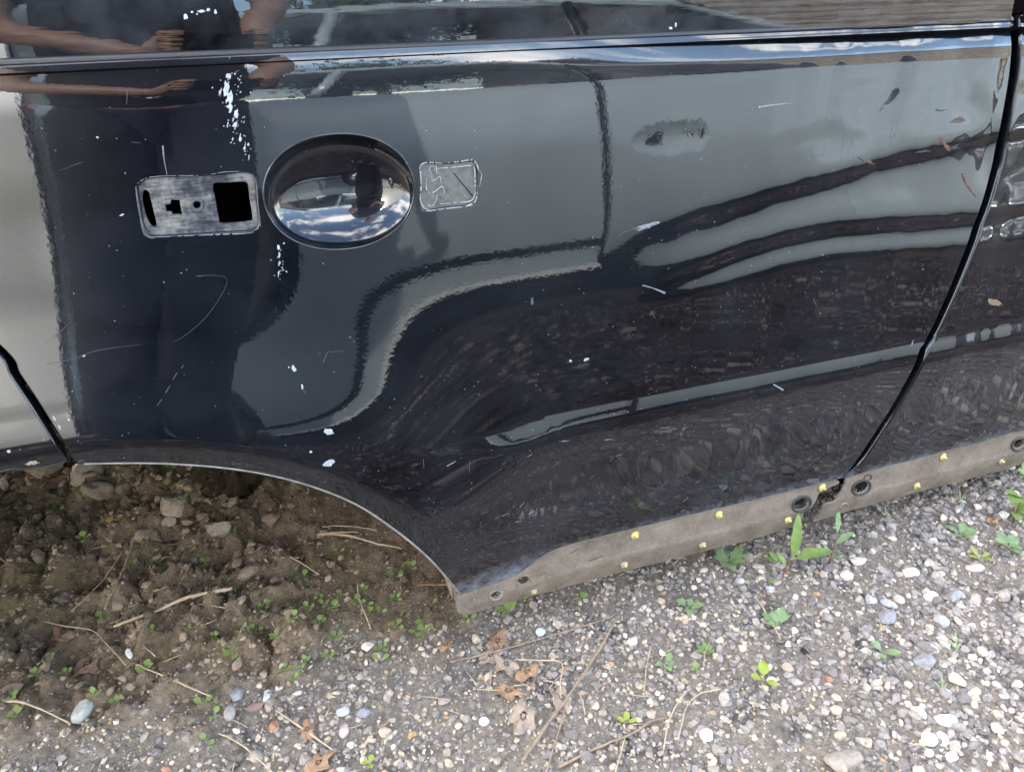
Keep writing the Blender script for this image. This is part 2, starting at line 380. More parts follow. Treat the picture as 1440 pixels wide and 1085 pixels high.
def panel(name, outline, mat, parent, holes=(), step=.006, func=None, nfunc=None, rim=.014, rnd=.0016, sgn=1.):
    """outline / holes: arrays of (x, z). func gives y, nfunc the normal; sgn=+1 car side facing -y."""
    func = func or g
    loops = [np.array(outline)] + [np.array(h) for h in holes]
    lo = loops[0].min(0); hi = loops[0].max(0)
    gx, gz = np.meshgrid(np.arange(lo[0], hi[0], step), np.arange(lo[1], hi[1], step), indexing='ij')
    gx = gx.copy(); gx[:, 1::2] += step * .5
    gx, gz = gx.ravel(), gz.ravel()
    k = inside(loops[0], gx, gz)
    for h in loops[1:]: k &= ~inside(h, gx, gz)
    gx, gz = gx[k], gz[k]
    allb = np.concatenate(loops)
    # drop interior points that crowd the edge
    keep = np.ones(len(gx), bool)
    for c in np.array_split(np.arange(len(gx)), max(1, len(gx) // 4000)):
        dd = ((gx[c, None] - allb[None, :, 0]) ** 2 + (gz[c, None] - allb[None, :, 1]) ** 2).min(1); keep[c] = dd > (step * .45) ** 2
    gx, gz = gx[keep], gz[keep]
    vs2 = [Vector(p) for p in allb] + [Vector((a, b)) for a, b in zip(gx, gz)]
    ed = []; o0 = 0
    for lp in loops:
        m_ = len(lp); ed += [(o0 + i, o0 + (i + 1) % m_) for i in range(m_)]; o0 += m_
    vo, eo, fo, ov, oe, of = delaunay_2d_cdt(vs2, ed, [], 0, 1e-7)
    V2 = np.array([(v.x, v.y) for v in vo]); Fo = np.array([f for f in fo if len(f) == 3])
    c = V2[Fo].mean(1); k = inside(loops[0], c[:, 0], c[:, 1])
    for h in loops[1:]: k &= ~inside(h, c[:, 0], c[:, 1])
    Fo = Fo[k]
    used = np.unique(Fo); mp_ = -np.ones(len(V2), int); mp_[used] = np.arange(len(used)); V2 = V2[used]; Fo = mp_[Fo]
    # orientation
    a = V2[Fo[:, 0]]; b_ = V2[Fo[:, 1]]; c_ = V2[Fo[:, 2]]
    cr_ = (b_[:, 0] - a[:, 0]) * (c_[:, 1] - a[:, 1]) - (b_[:, 1] - a[:, 1]) * (c_[:, 0] - a[:, 0])
    flip = (cr_ < 0) if sgn > 0 else (cr_ > 0)
    Fo[flip] = Fo[flip][:, ::-1]
    def norm(x, z):
        if nfunc: return nfunc(x, z)
        if func is g: return gn(x, z)
        e = .0015
        dx = (func(x + e, z) - func(x - e, z)) / (2 * e); dz = (func(x, z + e) - func(x, z - e)) / (2 * e)
        n_ = np.stack([dx * sgn, -np.ones_like(dx) * sgn, dz * sgn], -1); return n_ / np.linalg.norm(n_, axis=-1, keepdims=True)
    Y = func(V2[:, 0], V2[:, 1]); V = np.stack([V2[:, 0], Y, V2[:, 1]], -1); N = norm(V2[:, 0], V2[:, 1])
    faces = [tuple(f) for f in Fo.tolist()]; V = V.tolist(); N = N.tolist()
    for li, lp in enumerate(loops):
        if rim <= 0: break
        m_ = len(lp); ar = area(lp)
        tn = np.roll(lp, -1, 0) - np.roll(lp, 1, 0); tn /= np.maximum(np.linalg.norm(tn, axis=1, keepdims=True), 1e-9)
        outw = np.stack([tn[:, 1], -tn[:, 0]], -1) * (1 if ar > 0 else -1) * (1 if li == 0 else -1)
        y0 = func(lp[:, 0], lp[:, 1]); n0 = norm(lp[:, 0], lp[:, 1])
        rings = []
        for od, yd, w in ((0, 0, 0.), (rnd * .6, rnd * .25, .45), (rnd, rnd * .9, .85), (rnd, rim, 1.)):
            q = lp + outw * od; st = len(V)
            V += np.stack([q[:, 0], y0 + yd * sgn, q[:, 1]], -1).tolist()
            o3 = np.stack([outw[:, 0], np.zeros(m_), outw[:, 1]], -1); nn = n0 * (1 - w) + o3 * w
            nn /= np.linalg.norm(nn, axis=1, keepdims=True); N += nn.tolist(); rings.append(st)
        for a_, b2 in zip(rings[:-1], rings[1:]):
            for i in range(m_):
                j = (i + 1) % m_; q = (a_ + i, a_ + j, b2 + j, b2 + i)
                good = (ar > 0) == (li == 0)
                if sgn < 0: good = not good
                faces.append(q if not good else q[::-1])
    return mesh_obj(name, V, faces, mat, parent, True, N)

def on(px, py, off=0.0):  # photo pixel -> 3-D point on the car side
    x, z = P(px, py); n_ = gn(np.array(x), np.array(z)); return np.array([x, float(g(x, z)), z]) + n_ * off
def ellipse_px(cx, cy, a, b, rot=0., n_=40, pw=2.):
    out = []
    for i in range(n_):
        t = 2 * math.pi * i / n_; c, s_ = math.cos(t), math.sin(t)
        u = a * math.copysign(abs(c) ** (2 / pw), c); v = b * math.copysign(abs(s_) ** (2 / pw), s_)
        cr_, sr = math.cos(rot), math.sin(rot); out.append((cx + u * cr_ - v * sr, cy + u * sr + v * cr_))
    return out
def W2(pxs): return np.array([P(*p) for p in pxs])
def tube(name, pts, rad, mat, parent=None, seg=8, closed=False, cap=True):
    pts = [np.array(p, float) for p in pts]; n_ = len(pts); V = []; F = []
    rads = rad if hasattr(rad, '__len__') else [rad] * n_
    up = np.array([0.13, .2, 1.])
    for i, p in enumerate(pts):
        a = pts[(i - 1) % n_] if (closed or i > 0) else p; b = pts[(i + 1) % n_] if (closed or i < n_ - 1) else p
        t = b - a; t = t / max(np.linalg.norm(t), 1e-9)
        u = np.cross(t, up); u /= max(np.linalg.norm(u), 1e-9); w = np.cross(u, t)
        for k in range(seg):
            th = 2 * math.pi * k / seg; V.append(p + rads[i] * (math.cos(th) * u + math.sin(th) * w))
    for i in range(n_ if closed else n_ - 1):
        j = (i + 1) % n_
        for k in range(seg):
            k2 = (k + 1) % seg; F.append((i * seg + k, i * seg + k2, j * seg + k2, j * seg + k))
    if not closed and cap:
        F.append(tuple(range(seg))[::-1]); F.append(tuple((n_ - 1) * seg + k for k in range(seg)))
    return mesh_obj(name, V, F, mat, parent)
def box(name, lo, hi, mat, parent=None, bev=.0, loc=None):
    bm = bmesh.new(); bmesh.ops.create_cube(bm, size=1)
    for v in bm.verts: v.co = Vector([(lo[i] + hi[i]) / 2 + v.co[i] * (hi[i] - lo[i]) for i in range(3)])
    if bev: bmesh.ops.bevel(bm, geom=bm.edges[:], offset=bev, segments=2, affect='EDGES')
    me = bpy.data.meshes.new(name); bm.to_mesh(me); bm.free(); me.materials.append(mat)
    o = bpy.data.objects.new(name, me); COL.objects.link(o)
    if parent: o.parent = parent
    if loc is not None: o.location = loc
    return o

# ================================================================== DARK CAR
car = empty('dark_car', (0, 0, 0))
tag(car, 'wheelless dark navy car with dented rear door and removed door handle', 'car')
# ---- shut lines (centre line of the gap and its two edges)
gr_px = [(1432, 30), (1430, 60), (1426, 110), (1416, 170), (1402, 235), (1383, 300), (1360, 362), (1334, 425), (1310, 475), (1300, 492), (1284, 530), (1258, 575), (1230, 618), (1208, 650), (1190, 668)]
GR = np.array([P(*p) for p in gr_px]); GR[:, 0] = GR[:, 0]
GR = np.vstack([[GR[0, 0] - .004, .862], GR[1:]])
gap = .0108
gl_px = [(0, 492), (22, 527), (48, 566), (72, 604), (90, 632), (103, 648)]
GL = np.array([P(*p) for p in gl_px])
GLtop = np.array([(-.335, .858), (-.325, .78), (-.300, .69)])
gapl = .0052
arch_px = [(118, 652), (160, 651), (210, 651), (262, 653), (310, 657), (360, 664), (410, 675), (460, 691), (505, 711), (545, 737), (585, 768), (618, 800), (648, 836)]
ARC = W2(arch_px)
silltop_px = [(648, 836), (690, 822), (725, 808), (752, 789), (780, 772), (830, 757), (900, 740), (1000, 716), (1100, 692), (1165, 676), (1186, 671)]
ST = W2(silltop_px)
def shift(poly, dx): return poly + np.array([dx, 0])
right_edge = shift(GR, -gap)[::-1]            # bottom -> top
left_edge = np.vstack([GLtop, GL])[:]; left_edge = shift(left_edge, gapl)
corner = W2([(106, 646), (110, 650), (118, 652)])
outline = corners([(ST, True), (np.vstack([ST[-1:], right_edge[1:]]), True),
                   (np.array([right_edge[-1], (left_edge[0][0], .858)]), False),
                   (np.vstack([left_edge[:-1], W2([(100, 638)]), corner]), True), (ARC, True)], .005)
# holes in the skin: handle mounting plate, finger bowl, pad
bowl_px = ellipse_px(476.5, 270, 106, 81.5, -.06, 72, 2.12)
plate_px = [(196, 257), (212, 249), (250, 247), (300, 245), (340, 241), (353, 243), (360, 253), (363, 290), (365, 316), (358, 325), (330, 328), (280, 331), (225, 334), (208, 332), (201, 318), (196, 292), (192, 268)]
pad_px = [(590, 232), (596, 229), (630, 229), (664, 226), (671, 230), (673, 258), (670, 285), (662, 290), (630, 293), (600, 297), (592, 294), (590, 265)]
BOWL = W2(bowl_px); PLATE = resample(W2(plate_px), .004); PAD = resample(W2(pad_px), .004)
rear_door = panel('rear_door', outline, M['paint'], car, holes=[BOWL, PLATE, PAD], step=.005)
rear_door['label'] = 'dented rear door with empty handle recess'

# ---- finger bowl (concave)
def make_bowl():
    c = BOWL.mean(0); n_ = len(BOWL); V = []; N = []; F = []; rings = 26
    cx, cz = c; yc = float(g(cx, cz))
    lipn = gn(BOWL[:, 0], BOWL[:, 1])
    H = .027
    for k in range(rings + 1):
        r = 1 - k / rings
        for i in range(n_):
            q = c + (BOWL[i] - c) * r
            base = float(g(BOWL[i, 0], BOWL[i, 1])) * r + yc * (1 - r)
            dep = .0165 * (1 - r ** 2) + .0125 * (1 - r ** 7)
            rr = (1 - r)
            V.append((q[0], base + dep, q[1]))
    for k in range(rings):
        for i in range(n_):
            j = (i + 1) % n_; F.append((k * n_ + i, k * n_ + j, (k + 1) * n_ + j, (k + 1) * n_ + i))
    o = mesh_obj('handle_recess', V, F, M['paint'], rear_door)
    ring = [np.array([p[0], float(g(p[0], p[1])) + .0012, p[1]]) for p in BOWL]
    tube('recess_lip', ring, .0015, M['paint'], rear_door, 10, True)
    return o
make_bowl()
# ---- mounting plate left of the bowl, pressed 4 mm into the skin, with its cut-outs
def rect_px(pts, st=.0025): return resample(W2(pts), st)
h_slot = rect_px([(202, 268), (209, 270), (212, 280), (217, 300), (221, 318), (219, 322), (213, 321), (207, 313), (202, 299), (199, 281)])
h_key = resample(W2([(239.5, 282), (253, 282), (257, 304.5), (242, 305), (241, 301), (233, 301), (231.5, 289), (239, 288)]), .002, True, False)
h_bolt = W2(ellipse_px(277, 290.5, 6.2, 6.0, 0, 24))
h_sq = rect_px([(299.5, 260), (318, 257.5), (345, 256), (349.5, 259), (353, 285), (356.5, 309), (353, 314), (330, 316.5), (312, 317), (307.5, 312), (303, 286)])
def gplate(x, z):
    e = .0042 - .0018 * smooth(.735, .752, z)
    return g(x, z) + e + .0006 * fbm(np.asarray(x) * 120, np.asarray(z) * 120, 3, 2)
plate_out = resample(W2([(196, 257), (212, 249), (250, 247), (300, 245), (340, 241), (353, 243), (360, 253), (363, 290), (365, 316), (358, 325), (330, 328), (280, 331), (225, 334), (208, 332), (201, 318), (196, 292), (192, 268)]), .004)
cpl = plate_out.mean(0)
mounting = panel('handle_mounting_plate', cpl + (plate_out - cpl) * .985, M['scraped'], rear_door, holes=[h_slot, h_key, h_bolt, h_sq], step=.0025, func=gplate, rim=.004, rnd=.0006)
tube('bolt_hole_collar', [np.array([p[0], float(gplate(np.array(p[0]), np.array(p[1]))) - .0006, p[1]]) for p in W2(ellipse_px(277, 290.5, 8.0, 7.8, 0, 24))], .0012, M['scratch_dim'], rear_door, 8, True)
# torn gasket line and scraped edge round the plate
def ribbon(name, pts3, widths, mat, parent, off=.0005, drop=0.):
    """thin mark lying on the car skin: pts as pixel list"""
    pr = resample([np.array(p, float) for p in pts3], 3., False) if len(pts3) > 2 else np.array(pts3, float)
    n_ = len(pr); w = np.interp(np.linspace(0, 1, n_), np.linspace(0, 1, len(widths)), widths)
    V = []; F = []
    for i in range(n_):
        t = pr[min(i + 1, n_ - 1)] - pr[max(i - 1, 0)]; t /= max(np.linalg.norm(t), 1e-6); nrm = np.array([-t[1], t[0]])
        jit = 1 + .35 * (random.random() - .5)
        V.append(on(*(pr[i] + nrm * w[i] * .5 * jit), off)); V.append(on(*pr[i], off + .0004)); V.append(on(*(pr[i] - nrm * w[i] * .5 * jit), off))
    for i in range(n_ - 1):
        if i > 0 and random.random() < drop: continue
        a = i * 3; F += [(a, a + 1, a + 4, a + 3), (a + 1, a + 2, a + 5, a + 4)]
    return mesh_obj(name, V, F, mat, parent)
def blob(name, cx, cy, a, b, rot, mat, parent, off=.0005, rough=.35, seed=0):
    rg = random.Random(int(cx * 31 + cy * 17 + seed)); n_ = 14; V = [on(cx, cy, off + .0006)]; F = []
    for i in range(n_):
        t = 2 * math.pi * i / n_; k = 1 + rough * (rg.random() - .5) * 2
        u, v = a * math.cos(t) * k, b * math.sin(t) * k
        V.append(on(cx + u * math.cos(rot) - v * math.sin(rot), cy + u * math.sin(rot) + v * math.cos(rot), off))
    for i in range(n_): F.append((0, 1 + i, 1 + (i + 1) % n_))
    return mesh_obj(name, V, F, mat, parent)
ribbon('gasket_trace', [(194, 258), (200, 253), (213, 249), (236, 247), (258, 247), (290, 246), (315, 242), (338, 241)], [.9, 1.1, .5, 1., .4, .9, .5], M['scratch'], rear_door, drop=.25)
ribbon('gasket_trace', [(191, 262), (194, 285), (199, 312), (204, 330), (216, 335)], [1.5, 2.4, 2, 3, 2], M['scratch_dim'], rear_door)
ribbon('gasket_trace', [(208, 334), (250, 332), (300, 330), (345, 328), (358, 326)], [.5, .8, 1., 1.8, .8], M['scratch'], rear_door, drop=.25)
ribbon('gasket_trace', [(354, 244), (360, 256), (363, 290), (366, 318)], [1, 2.2, 1.6, 2.4], M['scratch_dim'], rear_door)
# ---- glued pad right of the bowl
def gpad(x, z): return g(x, z) + .0022 + .0005 * fbm(np.asarray(x) * 150, np.asarray(z) * 150, 3, 4)
cpd = PAD.mean(0)
pad = panel('gasket_pad', cpd + (PAD - cpd) * .99, M['pad'], rear_door, step=.003, func=gpad, rim=.0)
for pts, w in (([(590, 238), (592, 232), (598, 229), (612, 229), (622, 230)], [1.5, 3, 2.4, 1.2]), ([(630, 229), (648, 227), (664, 225), (670, 231), (673, 240)], [1, 3, 3.6, 2]),
               ([(615, 237), (640, 235), (662, 233), (667, 238), (668, 262), (667, 276), (660, 283), (640, 285), (618, 287)], [1.6, 2.6, 2.2, 3, 2.4, 2, 1.6]),
               ([(591, 240), (592, 262), (591, 280), (596, 292), (606, 297)], [3, 2.4, 3, 2.5, 1.4]), ([(600, 297), (630, 293), (655, 290), (668, 283), (671, 270)], [2, 1.4, 2.2, 3, 1.4]),
               ([(604, 236), (607, 233), (611, 235), (611, 240), (607, 243), (603, 240), (604, 236)], [1, 1.4, 1]), ([(600, 250), (599, 262), (602, 270), (610, 270), (616, 265)], [1.4, 2, 1.6, 2.4]),
               ([(607, 254), (613, 252), (618, 248), (620, 256)], [2.4, 1.6, 2.8, 1]), ([(614, 267), (622, 262), (625, 272)], [1.6, 2.8, 1.2]), ([(602, 288), (607, 290), (613, 282), (615, 273)], [2.6, 2, 1.4, 2]),
               ([(613, 232), (614, 244)], [1.6, 2]), ([(674, 240), (677, 246), (674, 262)], [1.2, 1.8, 1])):
    ribbon('glue_bead', pts, [q * .66 for q in w], M['glue'], rear_door, .0006, .16)
ribbon('tape_cut', [(638, 243), (652, 260), (665, 276)], [1.1, 1.1], M['black'], rear_door, -.0016)

# ---- dusty lower strip of the doors where the cladding used to sit
def gsill(x, z):
    y = g(x, np.full_like(np.asarray(x, float), .166)) + .0045
    return y + .012 * (smooth(.120, .060, z)) ** 1.3 - .0012 * gauss(np.asarray(z) - .118, .006) + .0006 * fbm(np.asarray(x) * 60, np.asarray(z) * 60, 4, 3)
def Ps(px, py):
    y = 0.
    for _ in range(14):
        x, z = pl0(px, py, y); y = float(gsill(np.array(x), np.array(z)))
    return (x, z)
def ons(px, py, off=0.): x, z = Ps(px, py); return np.array([x, float(gsill(np.array(x), np.array(z))) - off, z])
sill_top = ST + np.array([0, .0035])
b1 = [Ps(1180, 678), Ps(1167, 685), Ps(1152, 693), Ps(1147, 704), Ps(1140, 714), Ps(1131, 718), Ps(1127, 733)]
bot1 = [Ps(*p) for p in [(1126, 737), (1060, 757), (1000, 772), (940, 787), (880, 802), (820, 818), (760, 834), (700, 851), (655, 864)]]
left1 = [Ps(646, 862), Ps(642, 850), Ps(644, 838)]
so = corners([(sill_top[:-1], True), (np.vstack([sill_top[-2:-1], b1]), True), (np.array(bot1), True), (np.vstack([bot1[-1:], left1, sill_top[:1]]), False)], .005)
def hpx(cx, cy, a, b, rot, n_=24): return np.array([Ps(*p) for p in ellipse_px(cx, cy, a, b, rot, n_)])
holes1 = [hpx(736, 816, 9.5, 6.6, -.3), hpx(697, 836, 7.5, 5, -.35), hpx(1127, 708, 12, 8.5, -.5)]
sill1 = panel('sill_strip', so, M['dirt_panel'], rear_door, holes=holes1, step=.006, func=gsill, rim=.0035, rnd=.0010)
sill1['label'] = 'dusty grey strip along the rear door bottom'
def ring_on(name, cx, cy, a, b, rot, r, mat, parent):
    return tube(name, [ons(p[0], p[1], .0004) for p in ellipse_px(cx, cy, a, b, rot, 26)], r, mat, parent, 8, True)
ring_on('hole_grommet', 697, 836, 9.2, 6.2, -.35, .0016, M['edge_grey'], rear_door)
ring_on('hole_grommet', 1127, 708, 13.5, 9.6, -.5, .0024, M['hole_ring'], rear_door)
ring_on('hole_edge', 736, 816, 10.2, 7.2, -.3, .0011, M['dirt_panel'], rear_door)
def clip(px, py, s, parent, mat=None):
    c = ons(px, py, 0); ax = np.array([.15, -.95, .10]); ax /= np.linalg.norm(ax)
    u = np.cross(ax, [0, 0, 1]); u /= np.linalg.norm(u); w = np.cross(u, ax)
    V = []; F = []; prof = [(1.0, 0), (.98, .0009), (.78, .0020), (.42, .0026), (.40, .0042), (.30, .0052), (0.02, .0054)]
    seg = 14
    for r, h in prof:
        for k in range(seg):
            th = 2 * math.pi * k / seg; V.append(c + ax * h * (s / .0075) + s * r * (math.cos(th) * u * (1 + .06 * math.sin(3 * th)) + math.sin(th) * w))
    for i in range(len(prof) - 1):
        for k in range(seg): F.append((i * seg + k, i * seg + (k + 1) % seg, (i + 1) * seg + (k + 1) % seg, (i + 1) * seg + k))
    F.append(tuple((len(prof) - 1) * seg + k for k in range(seg)))
    o = mesh_obj('trim_clip', V, F, mat or M['clip'], parent)
    # the bright stud in the middle
    V2 = []; F2 = []
    for r, h in ((.30, .004), (.30, .0066), (.2, .0074), (.02, .0076)):
        for k in range(8):
            th = 2 * math.pi * k / 8; V2.append(c + ax * h * (s / .0075) + s * r * (math.cos(th) * u + math.sin(th) * w))
    for i in range(3):
        for k in range(8): F2.append((i * 8 + k, i * 8 + (k + 1) % 8, (i + 1) * 8 + (k + 1) % 8, (i + 1) * 8 + k))
    F2.append(tuple(24 + k for k in range(8)))
    mesh_obj('clip_stud', V2, F2, M['clip'], parent)
for px, py, s in ((893, 752, .0075), (1011, 723, .0075), (1156, 685, .0078), (1108, 730, .0075), (988, 765, .0070), (878, 793, .0070), (751, 831, .0055)):
    clip(px, py, s, rear_door, M['clip_dusty'] if s < .0073 else M['clip'])
# scuffs in the dust
for pts in ([(800, 775), (812, 768)], [(826, 786), (846, 778)]): ribbon('dust_scuff', pts, [1.2, 1.2], M['hole_ring'], rear_door, .0045)

# ---- light worn lip along the wheel arch
lip = [np.array([x, float(g(x, z)) + .0015, z]) for x, z in resample(ARC, .008, False)]
tube('arch_lip', lip, .0021, M['edge_grey'], rear_door, 8)

# ---- front door (right of the shut line)
fe = shift(GR, gap)
fst = W2([(1192, 671), (1240, 656), (1300, 641), (1370, 623), (1440, 604)])
fst_far = np.vstack([fst, [(1.5, .166), (2.35, .166)]])
fo_ = corners([(np.vstack([fst_far[-1:], [(2.35, .858)]]), False), (np.array([(2.35, .858), (fe[0][0], .858)]), False),
               (np.vstack([fe[:-1], W2([(1190, 672)])[:0], fst[:1]]), True), (fst_far, True)], .006)
front_door = panel('front_door', fo_, M['paint'], car, step=.0065, rnd=.0042)
fb = [Ps(*p) for p in [(1440, 651), (1380, 668), (1320, 684), (1260, 700), (1200, 716), (1155, 730)]]
fbot = np.vstack([[(2.35, .078)], [(1.6, .078)], fb])
fleft = [Ps(1144, 733), Ps(1155, 721), Ps(1160, 709), Ps(1173, 706), Ps(1182, 694), Ps(1189, 679)]
ftop = fst_far + np.array([0, .0035])
fso = corners([(ftop, True), (np.array([ftop[-1], fbot[0]]), False), (fbot, True), (np.vstack([fbot[-1:], fleft, ftop[:1]]), True)], .006)
sill2 = panel('sill_strip', fso, M['dirt_panel'], front_door, holes=[hpx(1211, 685, 11.5, 8, -.45), hpx(1433, 624, 8, 6, -.5)], step=.007, func=gsill, rim=.0035, rnd=.0010)
sill2['label'] = 'dusty grey strip along the front door bottom'
ring_on('hole_grommet', 1211, 685, 13.2, 9.4, -.45, .0024, M['hole_ring'], front_door)
ring_on('hole_grommet', 1433, 624, 11, 8.4, -.5, .0026, M['hole_ring'], front_door)
ring_on('hole_grommet', 1220, 671, 5.5, 3.6, -.4, .0013, M['hole_ring'], front_door)
ring_on('hole_grommet', 1187, 711, 5, 3.6, -.4, .0012, M['edge_grey'], front_door)
for px, py, s in ((1326, 642, .0078), (1289, 682, .0075), (1408, 648, .0065)): clip(px, py, s, front_door, M['clip'] if s > .007 else M['clip_dusty'])

# ---- rear quarter panel (left of the shut line) with the rest of the arch
qe = np.vstack([GLtop, GL]); qe = shift(qe, -gapl)
th = np.linspace(math.radians(96), math.radians(166), 24)
qb = W2([(92, 648), (70, 655), (40, 659), (0, 663)])
qarc = [(x, z) for x, z in zip(ACX + (AR + .002) * np.cos(th), ACZ + (AR + .002) * np.sin(th)) if x < qb[-1][0] - .03]
qpts = np.vstack([qb, qarc])
xe = qpts[-1][0]
qo = corners([(np.vstack([qe[:-1], W2([(84, 634), (90, 643)]), qb[:1]]), True), (qpts, True),
              (np.array([qpts[-1], (xe - .06, .12), (-1.35, .16), (-1.35, .858), (qe[0][0], .858)]), False)], .006)
quarter = panel('rear_quarter_panel', qo, M['paint'], car, step=.0065)
tube('arch_lip', [np.array([x, float(g(x, z)) + .0015, z]) for x, z in resample(qpts, .008, False)], .0019, M['edge_dark'], quarter, 8)

# ---- belt moulding, windows, pillars, roof
def belt(name, x0, x1, parent):
    prof = [(.008, .8500), (.0005, .8505), (-.0016, .8525), (-.0020, .8555), (.0012, .8572), (.0015, .8580), (-.0010, .8600), (.0000, .8630), (.0035, .8650), (.010, .8655)]
    xs = np.arange(x0, x1 + .01, .02); V = []; F = []
    yb = .0
    for x in xs:
        y0 = float(g(x, .852))
        for (y, z) in prof: V.append((x, y0 + y + .003, z))
    m_ = len(prof)
    for i in range(len(xs) - 1):
        for k in range(m_ - 1): F.append((i * m_ + k, (i + 1) * m_ + k, (i + 1) * m_ + k + 1, i * m_ + k + 1))
    return mesh_obj(name, V, F, M['rubber'], parent)
gx_top = GR[0][0]
belt('belt_moulding', -.34, gx_top - gap - .001, rear_door)
belt('belt_moulding', gx_top + gap + .001, 2.3, front_door)
YB = float(g(.4, .852))
def gwin(x, z):
    zz = np.asarray(z, float) - .858; return YB + .006 + .010 * (np.asarray(x) - .35) ** 2 + zz * math.tan(math.radians(5.5)) + zz ** 2 * .55
def quadpanel(name, pts, mat, parent, func, step=.03, rim=.004): return panel(name, resample(pts, step * .8, True, False), mat, parent, step=step, func=func, rim=rim, rnd=.0008)
win_r = quadpanel('side_window', [(-.335, .860), (gx_top - gap - .002, .860), (gx_top - .035, 1.24), (-.18, 1.22)], M['glass'], rear_door, gwin)
win_f = quadpanel('side_window', [(gx_top + gap + .018, .866), (2.2, .860), (1.75, 1.22), (gx_top + .03, 1.24)], M['glass'], front_door, gwin)
quadpanel('door_pillar', [(gx_top + gap, .860), (gx_top + gap + .017, .860), (gx_top + .029, 1.25), (gx_top - .02, 1.25)], M['rubber'], front_door, lambda x, z: gwin(x, z) - .002)
quadpanel('rear_side_window', [(-1.3, .866), (-.345, .866), (-.2, 1.2), (-.9, 1.16)], M['glass'], car, gwin, .04)
def slab(name, profile_yz, x0, x1, mat, parent, nx=12, thick=None, taper=None):
    xs = np.linspace(x0, x1, nx); V = []; F = []; m_ = len(profile_yz)
    for i, x in enumerate(xs):
        for (y, z) in profile_yz: V.append((x, y, z))
    for i in range(nx - 1):
        for k in range(m_ - 1): F.append((i * m_ + k, (i + 1) * m_ + k, (i + 1) * m_ + k + 1, i * m_ + k + 1))
    return mesh_obj(name, V, F, mat, parent)
yr = float(gwin(np.array(.4), np.array(1.24)))
slab('roof', [(yr - .003, 1.215), (yr + .004, 1.25), (yr + .05, 1.31), (yr + .2, 1.37), (yr + .6, 1.40), (1.72 - yr * .2, 1.37), (1.80, 1.31), (1.86, 1.22)], -1.25, 1.75, M['paint'], car)
slab('far_side', [(1.86, 1.24), (1.95, .9), (2.0, .6), (1.97, .16)], .25, 2.35, M['paint'], car)
slab('far_quarter', [(1.86, 1.24), (1.95, .9), (2.0, .56)], -1.35, .25, M['paint'], car)
slab('tail', [(.06, .16), (.10, .5), (.10, .85), (.25, 1.30), (1.72, 1.30), (1.86, .85), (1.9, .16)], -1.352, -1.30, M['paint'], car, 2)
box('tail_panel', (-1.40, .05, .16), (-1.352, 1.95, 1.25), M['paint'], car, .02)
box('bulkhead', (2.352, .03, .16), (2.40, 1.95, 1.25), M['paint'], car, .02)
slab('windscreen', [(.2, .9), (.3, 1.25), (1.7, 1.25), (1.8, .9)], 1.75, 2.3, M['glass'], car, 3)
# inner shell behind the doors: black cavity, floor, inner arch
slab('door_inner_shell', [(.012, .855), (.06, .84), (.105, .7), (.11, .45), (.10, .20), (.05, .165)], .235, 2.33, M['black'], car, 10)
slab('door_inner_shell', [(.012, .855), (.06, .84), (.105, .74), (.105, .62)], -1.30, .26, M['black'], car, 10)
slab('cabin_trim', [(.12, .86), (.13, .5)], -1.3, 2.33, M['black'], car, 3)
box('floor_pan', (.29, .13, .075), (2.35, 1.95, .12), M['black'], car)
box('boot_floor', (-1.35, .42, .54), (.29, 1.95, .57), M['black'], car)
box('inner_sill', (.262, .055, .085), (2.33, .115, .17), M['black'], car, .006)
# inner wheel-arch: half-drum of dirty plastic behind the lip
def drum():
    V = []; F = []; n_ = 40; ys = [.030, .12, .24]
    for y in ys:
        for i in range(n_ + 1):
            t = math.radians(20 + (166 - 20) * i / n_); rr = AR + .035
            V.append((ACX + rr * math.cos(t), y, ACZ + rr * math.sin(t)))
    for a in range(len(ys) - 1):
        for i in range(n_): F.append((a * (n_ + 1) + i, a * (n_ + 1) + i + 1, (a + 1) * (n_ + 1) + i + 1, (a + 1) * (n_ + 1) + i))
    return mesh_obj('wheel_well_liner', V, F, M['edge_dark'], car)
drum()
# return flange visible at the end of the sill, below the arch
box('sill_end_cap', (.199, .024, .078), (.209, .10, .135), M['dirt_panel'], car, .006)
# seats behind the tinted glass
for sx in (.15, 1.15):
    box('seat', (sx, .35, .45), (sx + .5, .85, .62), M['cloth_seat'], car, .05)
    box('seat_back', (sx - .12, .35, .60), (sx + .04, .85, 1.10), M['cloth_seat'], car, .05)

# ---- paint damage, chips and scratches on the rear door
rg = random.Random(3)
drop = [(321, 108, 4, 5), (318, 122, 5, 12), (322, 138, 6, 10), (324, 150, 5, 8), (310, 130, 2.5, 6), (332, 160, 4, 7), (331, 176, 4, 6), (328, 168, 2, 4), (338, 194, 2.5, 6), (344, 208, 2, 6), (350, 222, 1.6, 6), (349, 203, 2, 3), (327, 196, 1.6, 3), (330, 104, 1.6, 2), (337, 112, 1.4, 2), (338, 130, 1.4, 2), (335, 122, 1.2, 1.8),
        (392, 347, 2.6, 3.6), (393, 358, 2, 5), (393, 370, 2.4, 4), (392, 384, 1.4, 5), (397, 376, 1.2, 1.6), (320, 175, 1.4, 4), (343, 172, 1, 2)]
for cx, cy, a, b in drop:
    blob('white_splash', cx, cy, a * .68, b * .80, .15, M['chip'], rear_door, rough=.6)
    for k in range(3): blob('white_speck', cx + rg.gauss(0, 6), cy + rg.gauss(0, 6), rg.uniform(.5, 1.1), rg.uniform(.5, 1.2), 0, M['chip'], rear_door)
